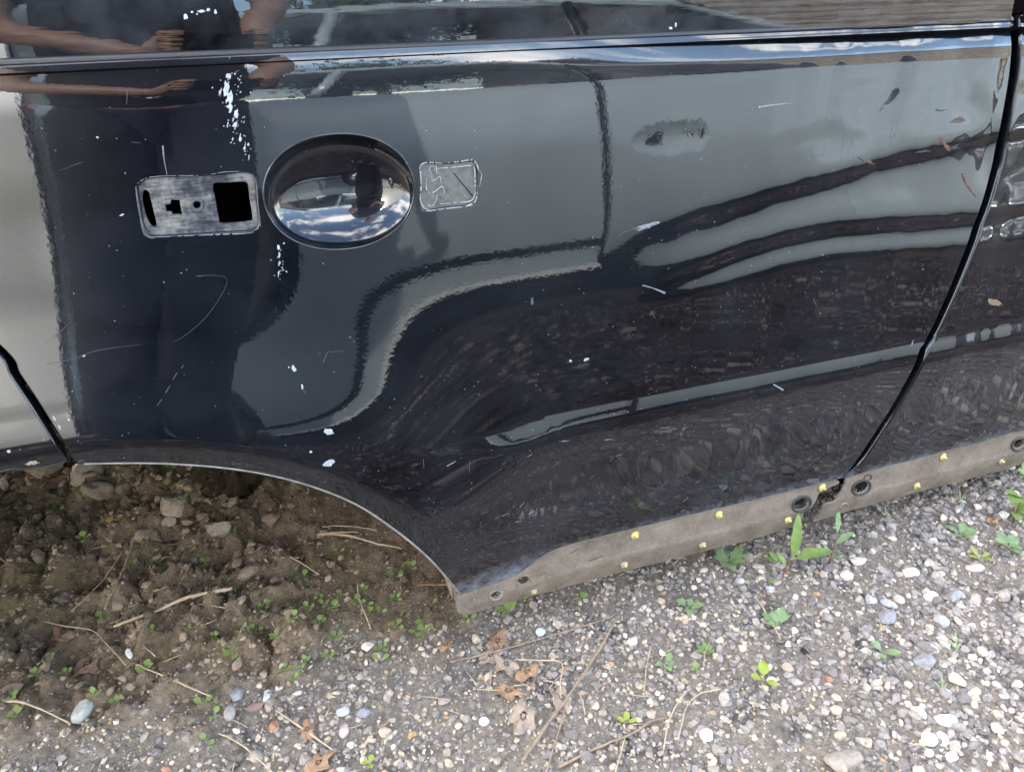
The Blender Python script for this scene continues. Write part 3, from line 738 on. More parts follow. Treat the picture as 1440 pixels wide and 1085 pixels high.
for cx, cy, a, b, r_ in ((463, 607, 6, 4.5, .3), (463, 651, 8, 4, -.3), (413, 518, 3, 5, -.4), (425, 544, 1.5, 4, -.2), (437, 635, 2, 1.6, 0), (406, 516, 1.2, 1.4, 0), (137, 193, 2, 1.4, .3), (172, 302, 4, 1.4, -.5), (118, 500, 2, 1.3, 0),
                         (802, 507, 2, 2, 0), (824, 505, 4, 1.8, -.3), (97, 590, 2.2, 1.2, .9), (77, 588, 1.2, 4, -.4), (84, 600, 1.2, 3.4, -.4)):
    blob('paint_chip', cx, cy, a, b, r_, M['chip'], rear_door)
for pts, w in (([(229, 205), (231, 225), (235, 246)], [3.2, 1.6, .8]), ([(177, 127), (179, 128), (178, 147)], [1.2, 1, .9]), ([(166, 126), (179, 126)], [.6, .9]), ([(83, 240), (116, 228)], [.5, 1]), ([(275, 388), (300, 387), (318, 391), (314, 410), (290, 445), (262, 470), (243, 481)], [.9, .6, .5, .55, .6, .5, .4]),
               ([(62, 483), (85, 466), (102, 450)], [.6, 1, .6]), ([(66, 512), (100, 505), (140, 492), (200, 484)], [.6, .9, .6, .3]), ([(258, 513), (255, 518)], [1, 1.2]), ([(249, 524), (243, 534)], [1.2, .8]), ([(239, 542), (233, 552)], [1, 1.3]), ([(228, 560), (221, 570)], [1, 1]),
               ([(1066, 151), (1085, 148), (1114, 145)], [3.5, 2.6, .8]), ([(903, 401), (918, 405), (935, 412)], [2, 1.6, 4.6]), ([(595, 644), (596, 658)], [1.3, 1.3]), ([(660, 645), (660, 664)], [.8, 1]), ([(628, 655), (641, 648)], [1.6, .9]), ([(462, 492), (454, 510)], [.8, 1]), ([(464, 495), (484, 493)], [.6, .6]),
               ([(850, 618), (861, 617)], [1.8, .8]), ([(790, 620), (800, 619)], [1.6, .7]), ([(1087, 540), (1101, 548)], [2.2, 3.2]), ([(1284, 478), (1282, 484)], [1.6, 1.6]), ([(185, 200), (198, 201)], [1, .6]), ([(915, 438), (921, 447)], [1, 1]), ([(1148, 430), (1143, 420)], [.8, 1.4]), ([(462, 40), (460, 70)], [.1, .1])):
    if pts[0][1] < 90: continue
    ribbon('scratch', pts, [q * .75 for q in w], M['scratch'] if max(w) > 1.4 else M['scratch_dim'], rear_door)
ribbon('scratch', [(748, 418), (748, 428)], [3.4, 3.4], M['scratch_dim'], rear_door)
for k in range(46):       # small random nicks over the lower door
    x = rg.uniform(560, 1180); y = rg.uniform(560, 790)
    if y > 836 - .27 * (x - 650) - 30 or y < 640 - .1 * x + 60: continue
    if x < 640 and y > 640: continue
    a = rg.uniform(-.9, -.2); ln = rg.uniform(3, 11)
    ribbon('nick', [(x, y), (x + ln * math.cos(a), y + ln * math.sin(a))], [rg.uniform(.5, .9), .4], M['scratch'] if rg.random() < .35 else M['scratch_dim'], rear_door)
for k in range(60):
    x = rg.uniform(80, 1330); y = rg.uniform(140, 640)
    if x < 380 and 235 < y < 345 and x > 180 or (370 < x < 690 and 180 < y < 360): continue
    if x > 1420 - (y - 90) * .33: continue
    if y > 640 and x < 500: continue
    blob('paint_chip', x, y, rg.uniform(.4, .9), rg.uniform(.4, .9), 0, M['scratch'], rear_door)
# cracked, bare and rusty spots of the dent
for cx, cy, a, b, r_, m_ in ((1328, 203, 3, 9, -.6, 'rust'), (1340, 208, 8, 4, -.2, 'edge_dark'), (1222, 228, 6, 2.4, .3, 'rust'), (1211, 224, 5, 1.6, .3, 'edge_dark'), (1298, 213, 10, 1.6, -.1, 'edge_dark'), (1324, 155, 8, 1.8, 0, 'edge_dark'), (910, 318, 13, 3, -.25, 'scratch'), (895, 321, 8, 2, -.2, 'rust')):
    blob('bare_spot', cx, cy, a, b, r_, M[m_], rear_door, rough=.6)
ribbon('crack', [(1353, 244), (1358, 256), (1364, 266), (1373, 277)], [2, 3.4, 2.6, 1.6], M['rust'], rear_door)
ribbon('crack', [(868, 334), (876, 327), (890, 322)], [3, 2.6, 1.2], M['edge_dark'], rear_door)
# leaf stuck on the front door paint
blob('stuck_leaf', 1398, 425, 11, 4.5, .2, simple('tan_leaf', (.16, .105, .065), .7), front_door, .0006, .2)
blob('paint_chip', 13, 634, 3, 2, 0, M['chip'], quarter); blob('mud_splash', 45, 650, 9, 3, -.2, simple('mud_tan', (.30, .23, .16), .8), quarter)
# window marks
def onw(px, py, off=.0006):
    y = 0.05
    for _ in range(12):
        x, z = pl0(px, py, y); y = float(gwin(np.array(x), np.array(z)))
    return np.array([x, y - off, z])
def wblob(cx, cy, a, b, rot=0.):
    rg_ = random.Random(int(cx * 7 + cy)); a *= .65; b *= .65; V = [onw(cx, cy)]; F = []
    for i in range(12):
        t = i / 12 * 2 * math.pi; k = 1 + .5 * (rg_.random() - .5); V.append(onw(cx + a * k * math.cos(t), cy + b * k * math.sin(t)))
    for i in range(12): F.append((0, 1 + i, 1 + (i + 1) % 12))
    mesh_obj('white_splash', V, F, M['chip'], rear_door)
for c in ((261, 24, 5, 6), (270, 17, 3, 2), (283, 16, 9, 3), (293, 14, 4, 4), (303, 17, 3, 5), (277, 20, 2, 2), (943, 40, 4, 3), (950, 35, 2, 5), (835, 67, 2, 1)): wblob(*c)

# ================================================================== GROUND
def soil_edge(x):         # y beyond which the bare soil of the wheel pit begins
    return np.interp(x, [-1.2, -.55, -.42, -.30, -.15, .0, .12, .22, .30, .6, 1.5], [.06, .04, .03, .06, .05, .045, .035, .06, .16, .30, .5])
def soil_mask(x, y):
    n_ = fbm(np.asarray(x) * 9, np.asarray(y) * 9, 4, 21)
    return smooth(-.05, .07, y - soil_edge(x) + .10 * n_)
def lane_mask(x, y):       # trodden dark earth in the lane between the two rows of cars
    n_ = fbm(np.asarray(x) * 3, np.asarray(y) * 3, 3, 23)
    return smooth(-.42, -.60, np.asarray(y) + .12 * n_) * (1 - smooth(-2.6, -3.2, y))
def gr0(px, py, z=0.):
    r = ray(px, py); t = (z - CAMZ) / r[2]; return r[0] * t, -CAMD + r[1] * t
BUMPS = []
for px, py, rad, h in ((215, 690, .085, .075), (150, 668, .07, .052), (265, 735, .06, .030), (60, 690, .10, .020), (345, 690, .045, -.075), (330, 665, .05, -.06), (128, 832, .032, -.045), (62, 905, .040, -.050), (92, 925, .030, -.035), (150, 935, .025, -.015),
                       (25, 845, .05, .03), (20, 930, .055, .038), (335, 835, .018, -.030), (322, 795, .016, -.025), (300, 865, .05, .014), (365, 905, .022, -.018), (372, 940, .018, -.015), (380, 960, .012, -.012), (60, 760, .05, -.02), (410, 770, .08, -.008), (500, 780, .10, -.004), (200, 790, .06, .012), (120, 950, .03, -.02), (240, 840, .05, .015),
                       (620, 790, .03, .018), (560, 730, .05, .0), (40, 1000, .05, .008)):
    x, y = gr0(px, py); BUMPS.append((x, y, rad, h))
def hgt(x, y):
    x = np.asarray(x, float); y = np.asarray(y, float)
    near = smooth(2.2, 1.2, np.abs(x - .3)) * smooth(2.4, 1.3, np.abs(y + .1))
    m = soil_mask(x, y)
    h = .006 * fbm(x * 5, y * 5, 3, 31) + .004 * fbm(x * 22, y * 22, 3, 33) * (1 - m)
    cl = fbm(x * 15, y * 15, 5, 41, .55)
    left = smooth(.10, -.15, x)
    h = h + m * (.010 + (.020 + .052 * left) * (np.abs(cl) - .12) + .006 * fbm(x * 60, y * 60, 4, 43, .6) * (.5 + left))
    for bx, by, r, hh in BUMPS:
        h = h + hh * np.exp(-((x - bx) ** 2 + (y - by) ** 2) / (r * r)) * (1 + .6 * cl)
    h = h + .022 * smooth(.15, .5, y) * smooth(.7, .1, x)
    return h * near + 1e-4
def graded(lo, hi, f, far, n_):
    c = np.arange(lo, hi + f / 2, f); k = np.arange(1, n_ + 1)
    q = (far / f) ** (1 / n_); st = f * (q ** k)
    return np.concatenate([(lo - st)[::-1], c, hi + st])
gxs = graded(-.80, 1.62, .005, 70, 46); gys = graded(-.62, 1.0, .005, 70, 46)
AX, AY = np.meshgrid(gxs, gys, indexing='ij'); AZ = hgt(AX, AY)
nx, ny = AX.shape
Vg = np.stack([AX.ravel(), AY.ravel(), AZ.ravel()], -1)
idx = np.arange(nx * ny).reshape(nx, ny)
a, b, c, d_ = idx[:-1, :-1].ravel(), idx[1:, :-1].ravel(), idx[1:, 1:].ravel(), idx[:-1, 1:].ravel()
Tg = np.concatenate([np.stack([a, b, c], -1), np.stack([a, c, d_], -1)])
def make_ground():
    m, n, l, b, o = new_mat('gravel_and_soil')
    v = coords(n, l); b.inputs['Roughness'].default_value = .95; b.inputs['Specular IOR Level'].default_value = .15
    at = n.new('ShaderNodeAttribute'); at.attribute_name = 'soil'
    s1 = noise(n, l, v, 14, 8, .7); s2 = noise(n, l, v, 120, 6, .7)
    soil = mixc(n, l, .5, ramp(n, l, s1, [(.3, (0.130, 0.096, 0.065)), (.5, (0.234, 0.176, 0.117)), (.72, (0.364, 0.280, 0.189))]),
                ramp(n, l, s2, [(.34, (0.111, 0.081, 0.055)), (.52, (0.247, 0.182, 0.124)), (.70, (0.450, 0.364, 0.247))]))
    moss = ramp(n, l, noise(n, l, v, 5.5, 5, .6), [(.52, 0.), (.66, .45)])
    soil = mixc(n, l, moss, soil, (.14, .125, .05))
    vo = n.new('ShaderNodeTexVoronoi'); vo.inputs['Scale'].default_value = 95; l.new(v, vo.inputs['Vector'])
    vc = n.new('ShaderNodeSeparateColor'); l.new(vo.outputs['Color'], vc.inputs[0])
    gcol = ramp(n, l, vc.outputs[0], [(.0, (.15, .14, .135)), (.3, (.24, .22, .205)), (.55, (.33, .29, .25)), (.78, (.44, .39, .32)), (.95, (.62, .58, .50))])
    dist = ramp(n, l, vo.outputs['Distance'], [(.25, 1.), (.62, .35)])
    grav = n.new('ShaderNodeMix'); grav.data_type = 'RGBA'; grav.blend_type = 'MULTIPLY'; grav.inputs['Factor'].default_value = 1
    l.new(gcol, grav.inputs['A']); l.new(dist, grav.inputs['B'])
    fines = mixc(n, l, ramp(n, l, noise(n, l, v, 11, 5, .6), [(.34, 0.), (.55, .95)]), grav.outputs['Result'], ramp(n, l, s2, [(.3, (.19, .155, .12)), (.7, (.42, .35, .275))]))
    la = n.new('ShaderNodeAttribute'); la.attribute_name = 'lane'
    earth = mixc(n, l, .4, ramp(n, l, s2, [(.34, (.036, .027, .022)), (.7, (.125, .095, .075))]), ramp(n, l, vc.outputs[0], [(.0, (.05, .039, .032)), (.6, (.075, .058, .047)), (1., (.13, .10, .08))]))
    l.new(mixc(n, l, la.outputs['Fac'], mixc(n, l, at.outputs['Fac'], fines, soil), earth), b.inputs['Base Color'])
    hh = math_n(n, l, 'ADD', math_n(n, l, 'MULTIPLY', s2, .7), math_n(n, l, 'MULTIPLY', noise(n, l, v, 420, 4, .7), .5))
    l.new(bump(n, l, hh, .010, 1.0), b.inputs['Normal'])
    return m
M['ground'] = make_ground()
ground = big_mesh('ground', Vg, Tg, M['ground']); tag(ground, kind='structure')
at = ground.data.attributes.new('soil', 'FLOAT', 'POINT'); at.data.foreach_set('value', soil_mask(Vg[:, 0], Vg[:, 1]).astype(np.float32))
at = ground.data.attributes.new('lane', 'FLOAT', 'POINT'); at.data.foreach_set('value', lane_mask(Vg[:, 0], Vg[:, 1]).astype(np.float32))

# ---- stones: unit pebbles, many joined as gravel
def ico(sub):
    bm = bmesh.new(); bmesh.ops.create_icosphere(bm, subdivisions=sub, radius=1.)
    bm.verts.ensure_lookup_table(); v = np.array([x.co[:] for x in bm.verts]); f = np.array([[q.index for q in p.verts] for p in bm.faces]); bm.free(); return v, f
ICO1, ICO2, ICO3 = ico(1), ico(2), ico(3)
def stone_shapes(base, n_, ang, seed):
    r_ = np.random.default_rng(seed); out = []
    v, f = base
    for _ in range(n_):
        q = v.copy()
        for k in range(ang):                 # chop with random planes -> facets
            d0 = r_.normal(size=3); d0 /= np.linalg.norm(d0); lim = r_.uniform(.45, .85)
            pr = q @ d0; ex = np.maximum(pr - lim, 0); q = q - ex[:, None] * d0 * r_.uniform(.75, 1.)
        q = q * (1 + .10 * np.sin(v @ r_.normal(size=3) * 3 + r_.uniform(0, 6)))[:, None]
        q = q * r_.uniform([.75, .6, .45], [1.2, 1., .8]); out.append(q)
    return out, f
def rots(n_, r_):
    a = r_.uniform(0, 2 * np.pi, n_); tx = r_.normal(0, .35, n_); ty = r_.normal(0, .35, n_)
    ca, sa = np.cos(a), np.sin(a); cx, sx = np.cos(tx), np.sin(tx); cy, sy = np.cos(ty), np.sin(ty); z = np.zeros(n_); o = np.ones(n_)
    Rz = np.stack([np.stack([ca, -sa, z], -1), np.stack([sa, ca, z], -1), np.stack([z, z, o], -1)], 1)
    Rx = np.stack([np.stack([o, z, z], -1), np.stack([z, cx, -sx], -1), np.stack([z, sx, cx], -1)], 1)
    Ry = np.stack([np.stack([cy, z, sy], -1), np.stack([z, o, z], -1), np.stack([-sy, z, cy], -1)], 1)
    return Rx @ Ry @ Rz
def scatter(name, xy, size, base, mat, seed, ang=5, sink=.25, label=None, cat=None):
    r_ = np.random.default_rng(seed); shp, f = stone_shapes(base, 24, ang, seed); n_ = len(xy); nv = len(base[0])
    sh = np.array(shp)[r_.integers(0, 24, n_)]; Rm = rots(n_, r_)
    V = np.einsum('nij,nkj->nki', Rm, sh * size[:, None, None])
    z = hgt(xy[:, 0], xy[:, 1]) + size * .6 * (1 - 2 * sink) * .6
    V = V + np.stack([xy[:, 0], xy[:, 1], z], -1)[:, None, :]
    Tt = (f[None] + (np.arange(n_) * nv)[:, None, None]).reshape(-1, 3)
    o = big_mesh(name, V.reshape(-1, 3), Tt, mat, None, ang < 7)
    return tag(o, label, cat, None, 'stuff')
def make_stone(name, stops, bmp=.0012, isl=True):
    m, n, l, b, o = new_mat(name); v = coords(n, l); b.inputs['Roughness'].default_value = .85; b.inputs['Specular IOR Level'].default_value = .25
    ge = n.new('ShaderNodeNewGeometry')
    c0 = ramp(n, l, ge.outputs['Random Per Island'], stops, 'LINEAR')
    f = noise(n, l, v, 170, 6, .65)
    mul = n.new('ShaderNodeMix'); mul.data_type = 'RGBA'; mul.blend_type = 'MULTIPLY'; mul.inputs['Factor'].default_value = 1
    l.new(c0, mul.inputs['A']); l.new(ramp(n, l, f, [(.3, .68), (.7, 1.12)]), mul.inputs['B'])
    l.new(mul.outputs['Result'], b.inputs['Base Color']); l.new(bump(n, l, f, bmp), b.inputs['Normal'])
    return m
M['gravel'] = make_stone('gravel_stones', [(.0, (0.158, 0.135, 0.120)), (.18, (0.236, 0.205, 0.182)), (.40, (0.303, 0.265, 0.228)), (.55, (0.349, 0.292, 0.233)), (.66, (0.483, 0.373, 0.265)), (.78, (0.562, 0.464, 0.347)), (.84, (0.242, 0.221, 0.207)), (.92, (0.584, 0.497, 0.383)), (.962, (0.741, 0.659, 0.549)), (.966, (0.449, 0.205, 0.124)), (.985, (0.404, 0.292, 0.145)), (1., (0.180, 0.162, 0.155))])
M['gravel_dark'] = make_stone('grey_gravel_stones', [(.0, (0.174, 0.150, 0.137)), (.3, (0.248, 0.216, 0.195)), (.6, (0.324, 0.283, 0.253)), (.78, (0.381, 0.333, 0.290)), (.88, (0.485, 0.411, 0.322)), (.96, (0.624, 0.533, 0.421)), (1., (0.786, 0.699, 0.590))])
M['soilclod'] = make_stone('soil_clods', [(.0, (0.111, 0.082, 0.056)), (.4, (0.208, 0.156, 0.108)), (.8, (0.325, 0.247, 0.169)), (1., (0.442, 0.351, 0.260))], .002)
def pts_in(n_, x0, x1, y0, y1, r_): return np.stack([r_.uniform(x0, x1, n_), r_.uniform(y0, y1, n_)], -1)
r1 = np.random.default_rng(5)
def soft(xy, r_, lo=.0): return (1 - soil_mask(xy[:, 0], xy[:, 1])) * (1 - lo) > r_.random(len(xy)) * .9 + .05
def dirty(x, y):          # patches where fines cover the gravel
    return smooth(.02, .22, fbm(x * 5.5, y * 5.5, 3, 61) + .08)
# fine grit
xy = pts_in(26000, -.72, 1.58, -.58, .16, r1); xy = xy[soft(xy, r1)]
scatter('gravel', xy, r1.uniform(.0016, .0036, len(xy)), ICO1, M['gravel'], 101, 7, .2, 'fine grey and tan grit between the larger gravel stones', 'gravel')
# main gravel, coarser to the right
xy = pts_in(17000, -.72, 1.58, -.58, .22, r1); xy = xy[soft(xy, r1)]; k = r1.random(len(xy)) > .58 * dirty(xy[:, 0], xy[:, 1]); xy = xy[k]
co = smooth(.45, 1.05, xy[:, 0])
sz = r1.lognormal(np.log(.0046), .30, len(xy)) * (1 + .25 * co)
sel = (co < r1.random(len(xy)))
scatter('gravel', xy[sel], sz[sel], ICO2, M['gravel'], 102, 7, .25, 'loose mixed gravel in front of the car, grey, tan and cream', 'gravel')
scatter('gravel', xy[~sel], sz[~sel], ICO2, M['gravel_dark'], 103, 7, .25, 'coarse mostly grey gravel at the right, under the front door', 'gravel')
xy = pts_in(1000, .45, 1.58, -.58, .12, r1); k = r1.random(len(xy)) < .25 + .75 * smooth(.5, 1., xy[:, 0]); xy = xy[k]
scatter('gravel', xy, r1.lognormal(np.log(.0078), .22, len(xy)), ICO2, M['gravel_dark'], 104, 8, .28, 'larger grey gravel lumps at the right', 'gravel')
# gravel beside the photo's view (mirrored in the paint)
M['lane_stone'] = make_stone('brown_lane_stones', [(.0, (.035, .027, .022)), (.5, (.09, .07, .057)), (.8, (.20, .155, .12)), (1., (.45, .36, .28))])
xy = pts_in(11000, -1.0, 3.0, -2.0, -.50, r1)
scatter('gravel', xy, r1.lognormal(np.log(.0090), .5, len(xy)), ICO1, M['lane_stone'], 108, 7, .05, 'dark brown stones trodden into the lane between the cars', 'gravel')
xy = pts_in(2500, 1.58, 3.0, -.58, .25, r1)
scatter('gravel', xy, r1.lognormal(np.log(.0095), .35, len(xy)), ICO1, M['gravel_dark'], 105, 3, .25, 'grey gravel beyond the right edge, along the front door', 'gravel')
# soil crumbs and clods
xy = pts_in(23000, -.78, .45, -.02, .95, r1); mk = soil_mask(xy[:, 0], xy[:, 1]); xy = xy[mk > r1.random(len(xy)) * .9 + .08]
lw = smooth(.12, -.12, xy[:, 0])
scatter('soil_crumbs', xy, r1.lognormal(np.log(.0019), .45, len(xy)) * (1 + .5 * lw), ICO1, M['soilclod'], 106, 7, .3, 'crumbly brown soil in the wheel pit', 'soil')
xy = pts_in(1500, -.78, .18, .03, .95, r1); mk = soil_mask(xy[:, 0], xy[:, 1]); k = (mk > .6) & (r1.random(len(xy)) < .25 + .75 * smooth(.0, -.12, xy[:, 0])); xy = xy[k]
scatter('soil_crumbs', xy, r1.lognormal(np.log(.0062), .4, len(xy)), ICO2, M['soilclod'], 107, 8, .35, 'brown soil clods heaped at the left of the wheel pit', 'soil')

_mc = np.array([gr0(p_[0], p_[1]) for p_ in ((205, 690), (235, 670), (180, 720), (250, 735), (290, 745), (120, 700), (60, 700))])
xy = _mc[r1.integers(0, len(_mc), 420)] + r1.normal(0, .035, (420, 2)); xy = xy[xy[:, 1] > .16]
scatter('soil_crumbs', xy, r1.lognormal(np.log(.0085), .38, len(xy)), ICO2, M['soilclod'], 109, 8, .25, 'broken clods on the soil mound below the door gap', 'soil')
def G(px, py, lift=0.):   # photo pixel -> point on the ground
    z = 0.
    for _ in range(8):
        x, y = gr0(px, py, z); z = float(hgt(x, y))
    return np.array([x, y, z + lift])
# ---- single stones one can pick out
def big_stone(name, px, py, r, col, label, cat='stone', flat=(1, .8, .6), ang=6, seed=1, rz=None, rot=0., bmp=.0014, group=None, mat=None):
    rr = np.random.default_rng(seed); v, f = ICO3; q = v.copy()
    for k in range(ang):
        d0 = rr.normal(size=3); d0 /= np.linalg.norm(d0); lim = rr.uniform(.55, .88); ex = np.maximum(q @ d0 - lim, 0); q -= ex[:, None] * d0 * .92
    q *= (1 + .05 * np.sin(q @ rr.normal(size=3) * 5))[:, None]
    if cat == 'clod':
        q *= (1 + .55 * fbm(q[:, 0] * 1.6 + q[:, 2] * 1.1 + seed * 3, q[:, 1] * 1.6 - q[:, 2] * .9 + seed, 4, 3, .6))[:, None]
    q = q * np.array(flat) * r
    c_, s_ = math.cos(rot), math.sin(rot); q = q @ np.array([[c_, s_, 0], [-s_, c_, 0], [0, 0, 1]])
    p = G(px, py); p[2] += r * flat[2] * .45
    m = mat or simple(name + '_stone', col, .8, var=.22, vscale=130, bmp=bmp, bscale=260, spec=.3)
    o = mesh_obj(name, q, f.tolist(), m, None, True, None, p); return tag(o, label, cat, group)
big_stone('pebble', 117, 1003, .0160, (.36, .365, .33), 'smooth pale grey oval pebble on the dark soil at lower left', flat=(.78, 1.15, .8), ang=2, seed=4, rot=-.5)
big_stone('clay_lump', 122, 676, .030, (.36, .30, .24), 'pale clay lump right under the corner of the door gap', 'clod', flat=(1, .9, 1.0), ang=7, seed=6)
big_stone('clay_lump', 140, 703, .026, (.26, .20, .15), 'brown clay lump just below the palest one in the wheel pit', 'clod', flat=(1.1, .8, .7), ang=5, seed=8)
big_stone('clay_lump', 200, 742, .026, (.30, .235, .175), 'rough tan clod near the middle of the soil heap', 'clod', flat=(1.1, .9, .8), ang=5, seed=18, bmp=.004)
big_stone('clay_lump', 250, 722, .026, (.30, .245, .19), 'greyish clod at the right edge of the soil heap', 'clod', flat=(1, .9, .8), ang=5, seed=9, bmp=.004)
big_stone('clay_lump', 314, 703, .020, (.28, .24, .20), 'flat grey clod lying in the dark hollow under the car', 'clod', flat=(1.3, .7, .5), ang=5, seed=10)
big_stone('clay_lump', 310, 749, .022, (.27, .22, .17), 'brown clod at the near rim of the dark hollow', 'clod', flat=(1.2, .8, .7), ang=5, seed=11)
big_stone('clay_lump', 385, 737, .016, (.19, .14, .10), 'small dark brown clod alone on the smooth soil', 'clod', flat=(1, .9, .8), ang=5, seed=12)
big_stone('clay_lump', 90, 852, .022, (.28, .225, .175), 'rough clod beside the round black hole at left', 'clod', flat=(1.1, .9, .7), ang=6, seed=13, bmp=.004)
big_stone('stone_chip', 182, 919, .0095, (.62, .61, .58), 'small pointed white chip on the soil right of a fine twig', flat=(.5, 1.2, .4), ang=7, seed=14, rot=.3)
big_stone('stone_chip', 375, 979, .0100, (.52, .54, .50), 'oblong whitish stone chip beside a dark crack in the soil', flat=(.6, 1.2, .5), ang=5, seed=15, rot=-.45)
big_stone('pebble', 333, 978, .0105, (.26, .26, .265), 'rounded bluish grey pebble left of the whitish chip', flat=(.9, 1.1, .7), ang=3, seed=16)
big_stone('pebble', 324, 1004, .0115, (.30, .275, .25), 'taupe upright pebble at the gravel edge, lower left', flat=(.75, 1.2, .8), ang=4, seed=17)
big_stone('brick_bit', 358, 995, .0105, (.22, .15, .12), 'reddish brown brick fragment among the lower left gravel', 'brick fragment', flat=(1.2, .7, .6), ang=6, seed=19)
big_stone('pebble', 484, 1029, .0092, (.50, .40, .36), 'pinkish striped oval pebble below the seedlings', flat=(.75, 1.2, .7), ang=2, seed=20, rot=-.3)
big_stone('pebble', 483, 1002, .0100, (.40, .40, .40), 'speckled light grey stone above the pinkish pebble', flat=(1, .9, .7), ang=6, seed=21)
big_stone('pebble', 511, 1004, .0095, (.25, .25, .26), 'blue grey angular stone right of the speckled one', flat=(1.1, .8, .7), ang=6, seed=22)
big_stone('pebble', 681, 1015, .0078, (.78, .77, .74), 'small round white pebble left of the crumpled brown leaves', flat=(1, .8, .7), ang=2, seed=23)
big_stone('pebble', 760, 890, .0080, (.52, .53, .51), 'pale angular stone just above the long bent stalk', flat=(1, 1, .7), ang=7, seed=24)
big_stone('pebble', 890, 903, .0090, (.66, .59, .47), 'cream pebble right of the bent stalk tip', flat=(1.1, .8, .7), ang=5, seed=25)
big_stone('pebble', 994, 1035, .0105, (.80, .80, .80), 'bright white lumpy stone at the bottom centre right', flat=(1, .9, .7), ang=7, seed=26)
big_stone('pebble', 1280, 808, .0145, (.62, .57, .49), 'cream angular stone with a white flake behind it', flat=(1.1, .9, .8), ang=6, seed=27)
big_stone('stone_chip', 1303, 794, .0075, (.80, .80, .80), 'small white flake behind the cream angular stone', flat=(.9, .5, .9), ang=7, seed=28)
big_stone('pebble', 1206, 792, .0130, (.56, .51, .45), 'tan wedge shaped stone right of the weed with long leaves', flat=(1.3, .7, .7), ang=6, seed=29)
big_stone('pebble', 1190, 811, .0110, (.58, .55, .48), 'pale rounded stone below the tan wedge shaped stone', flat=(1.1, .9, .7), ang=4, seed=30)
big_stone('pebble', 1224, 845, .0105, (.44, .44, .43), 'light grey faceted stone in the middle of the coarse gravel', flat=(.8, 1.1, .8), ang=7, seed=31)
big_stone('pebble', 1249, 850, .0115, (.34, .335, .35), 'mid grey flat stone right of the light grey faceted one', flat=(.8, 1.3, .5), ang=7, seed=32, rot=.5)
big_stone('pebble', 1247, 870, .0150, (.25, .24, .24), 'wide dark grey lump in the middle of the coarse gravel', flat=(1.3, .9, .6), ang=7, seed=33)
big_stone('pebble', 1308, 841, .0125, (.64, .61, .55), 'knobbly whitish stone in the coarse gravel', flat=(1.2, .8, .7), ang=8, seed=34)
big_stone('pebble', 1342, 838, .0125, (.27, .27, .29), 'slate grey oval stone right of the knobbly whitish one', flat=(1.3, .7, .6), ang=5, seed=35)
big_stone('pebble', 1323, 875, .0125, (.34, .335, .335), 'squarish grey stone left of a thin fallen straw', flat=(1, 1, .7), ang=6, seed=36)
big_stone('pebble', 1370, 800, .0120, (.52, .45, .36), 'long tan stone near the right edge', flat=(1.4, .8, .6), ang=6, seed=37, rot=-.3)
big_stone('pebble', 1300, 931, .0160, (.26, .25, .25), 'largest rough grey stone near the lower right', flat=(1.3, .9, .6), ang=7, seed=38)
big_stone('pebble', 1368, 974, .0100, (.76, .74, .68), 'white pointed stone near the lower right edge', flat=(1.2, .7, .6), ang=6, seed=39)
big_stone('pebble', 1345, 958, .0120, (.64, .56, .44), 'cream stone with an uneven top, above the white ones', flat=(1, 1.1, .7), ang=7, seed=40)
WG = 'white stones clustered at the lower right'
big_stone('pebble', 1294, 1004, .0085, (.80, .78, .73), 'upright white stone at the top left of the white cluster', flat=(.75, 1.2, .8), ang=5, seed=41, group=WG)
big_stone('pebble', 1331, 1014, .0120, (.82, .80, .76), 'largest white stone, topmost right of the white cluster', flat=(1.2, .8, .7), ang=6, seed=42, rot=-.4, group=WG)
big_stone('pebble', 1304, 1042, .0115, (.82, .80, .75), 'big rounded white stone at the left of the white cluster', flat=(1.1, .95, .8), ang=4, seed=43, group=WG)
big_stone('pebble', 1325, 1040, .0090, (.80, .79, .75), 'white stone in the middle of the white cluster', flat=(.8, 1.1, .8), ang=5, seed=44, group=WG)
big_stone('pebble', 1306, 1060, .0065, (.80, .79, .76), 'small white stone at the bottom left of the cluster', flat=(1.1, .8, .7), ang=4, seed=45, group=WG)
big_stone('pebble', 1337, 1066, .0085, (.82, .81, .78), 'squarish white stone at the bottom of the cluster', flat=(1, 1, .8), ang=6, seed=46, group=WG)
big_stone('pebble', 1340, 1048, .0055, (.78, .77, .74), 'narrow white stone at the right of the cluster', flat=(.6, 1.3, .7), ang=4, seed=47, group=WG)
big_stone('rock', 1185, 1072, .0200, (.30, .25, .20), 'broad tan rock half buried at the bottom edge', flat=(1.5, 1, .45), ang=7, seed=48)
big_stone('pebble', 1085, 958, .0070, (.80, .78, .74), 'round white pebble touching the yellow green sprout', flat=(1, 1, .7), ang=2, seed=49)
big_stone('stone_chip', 1132, 917, .0065, (.02, .022, .03), 'small black stone chip on the pale gravel', flat=(.7, 1.2, .6), ang=6, seed=50, rot=.3)
big_stone('stone_chip', 795, 941, .0055, (.34, .17, .12), 'little orange brick chip beside the bent straw', 'brick fragment', flat=(1.2, .8, .6), ang=6, seed=51)
big_stone('pebble', 1082, 830, .0100, (.42, .42, .43), 'light grey stone above the small weed right of the sill', flat=(1, .8, .6), ang=5, seed=52)
big_stone('pebble', 1040, 818, .0080, (.46, .43, .40), 'taupe round stone below the lobed weed at the sill', flat=(1, .9, .7), ang=3, seed=53)

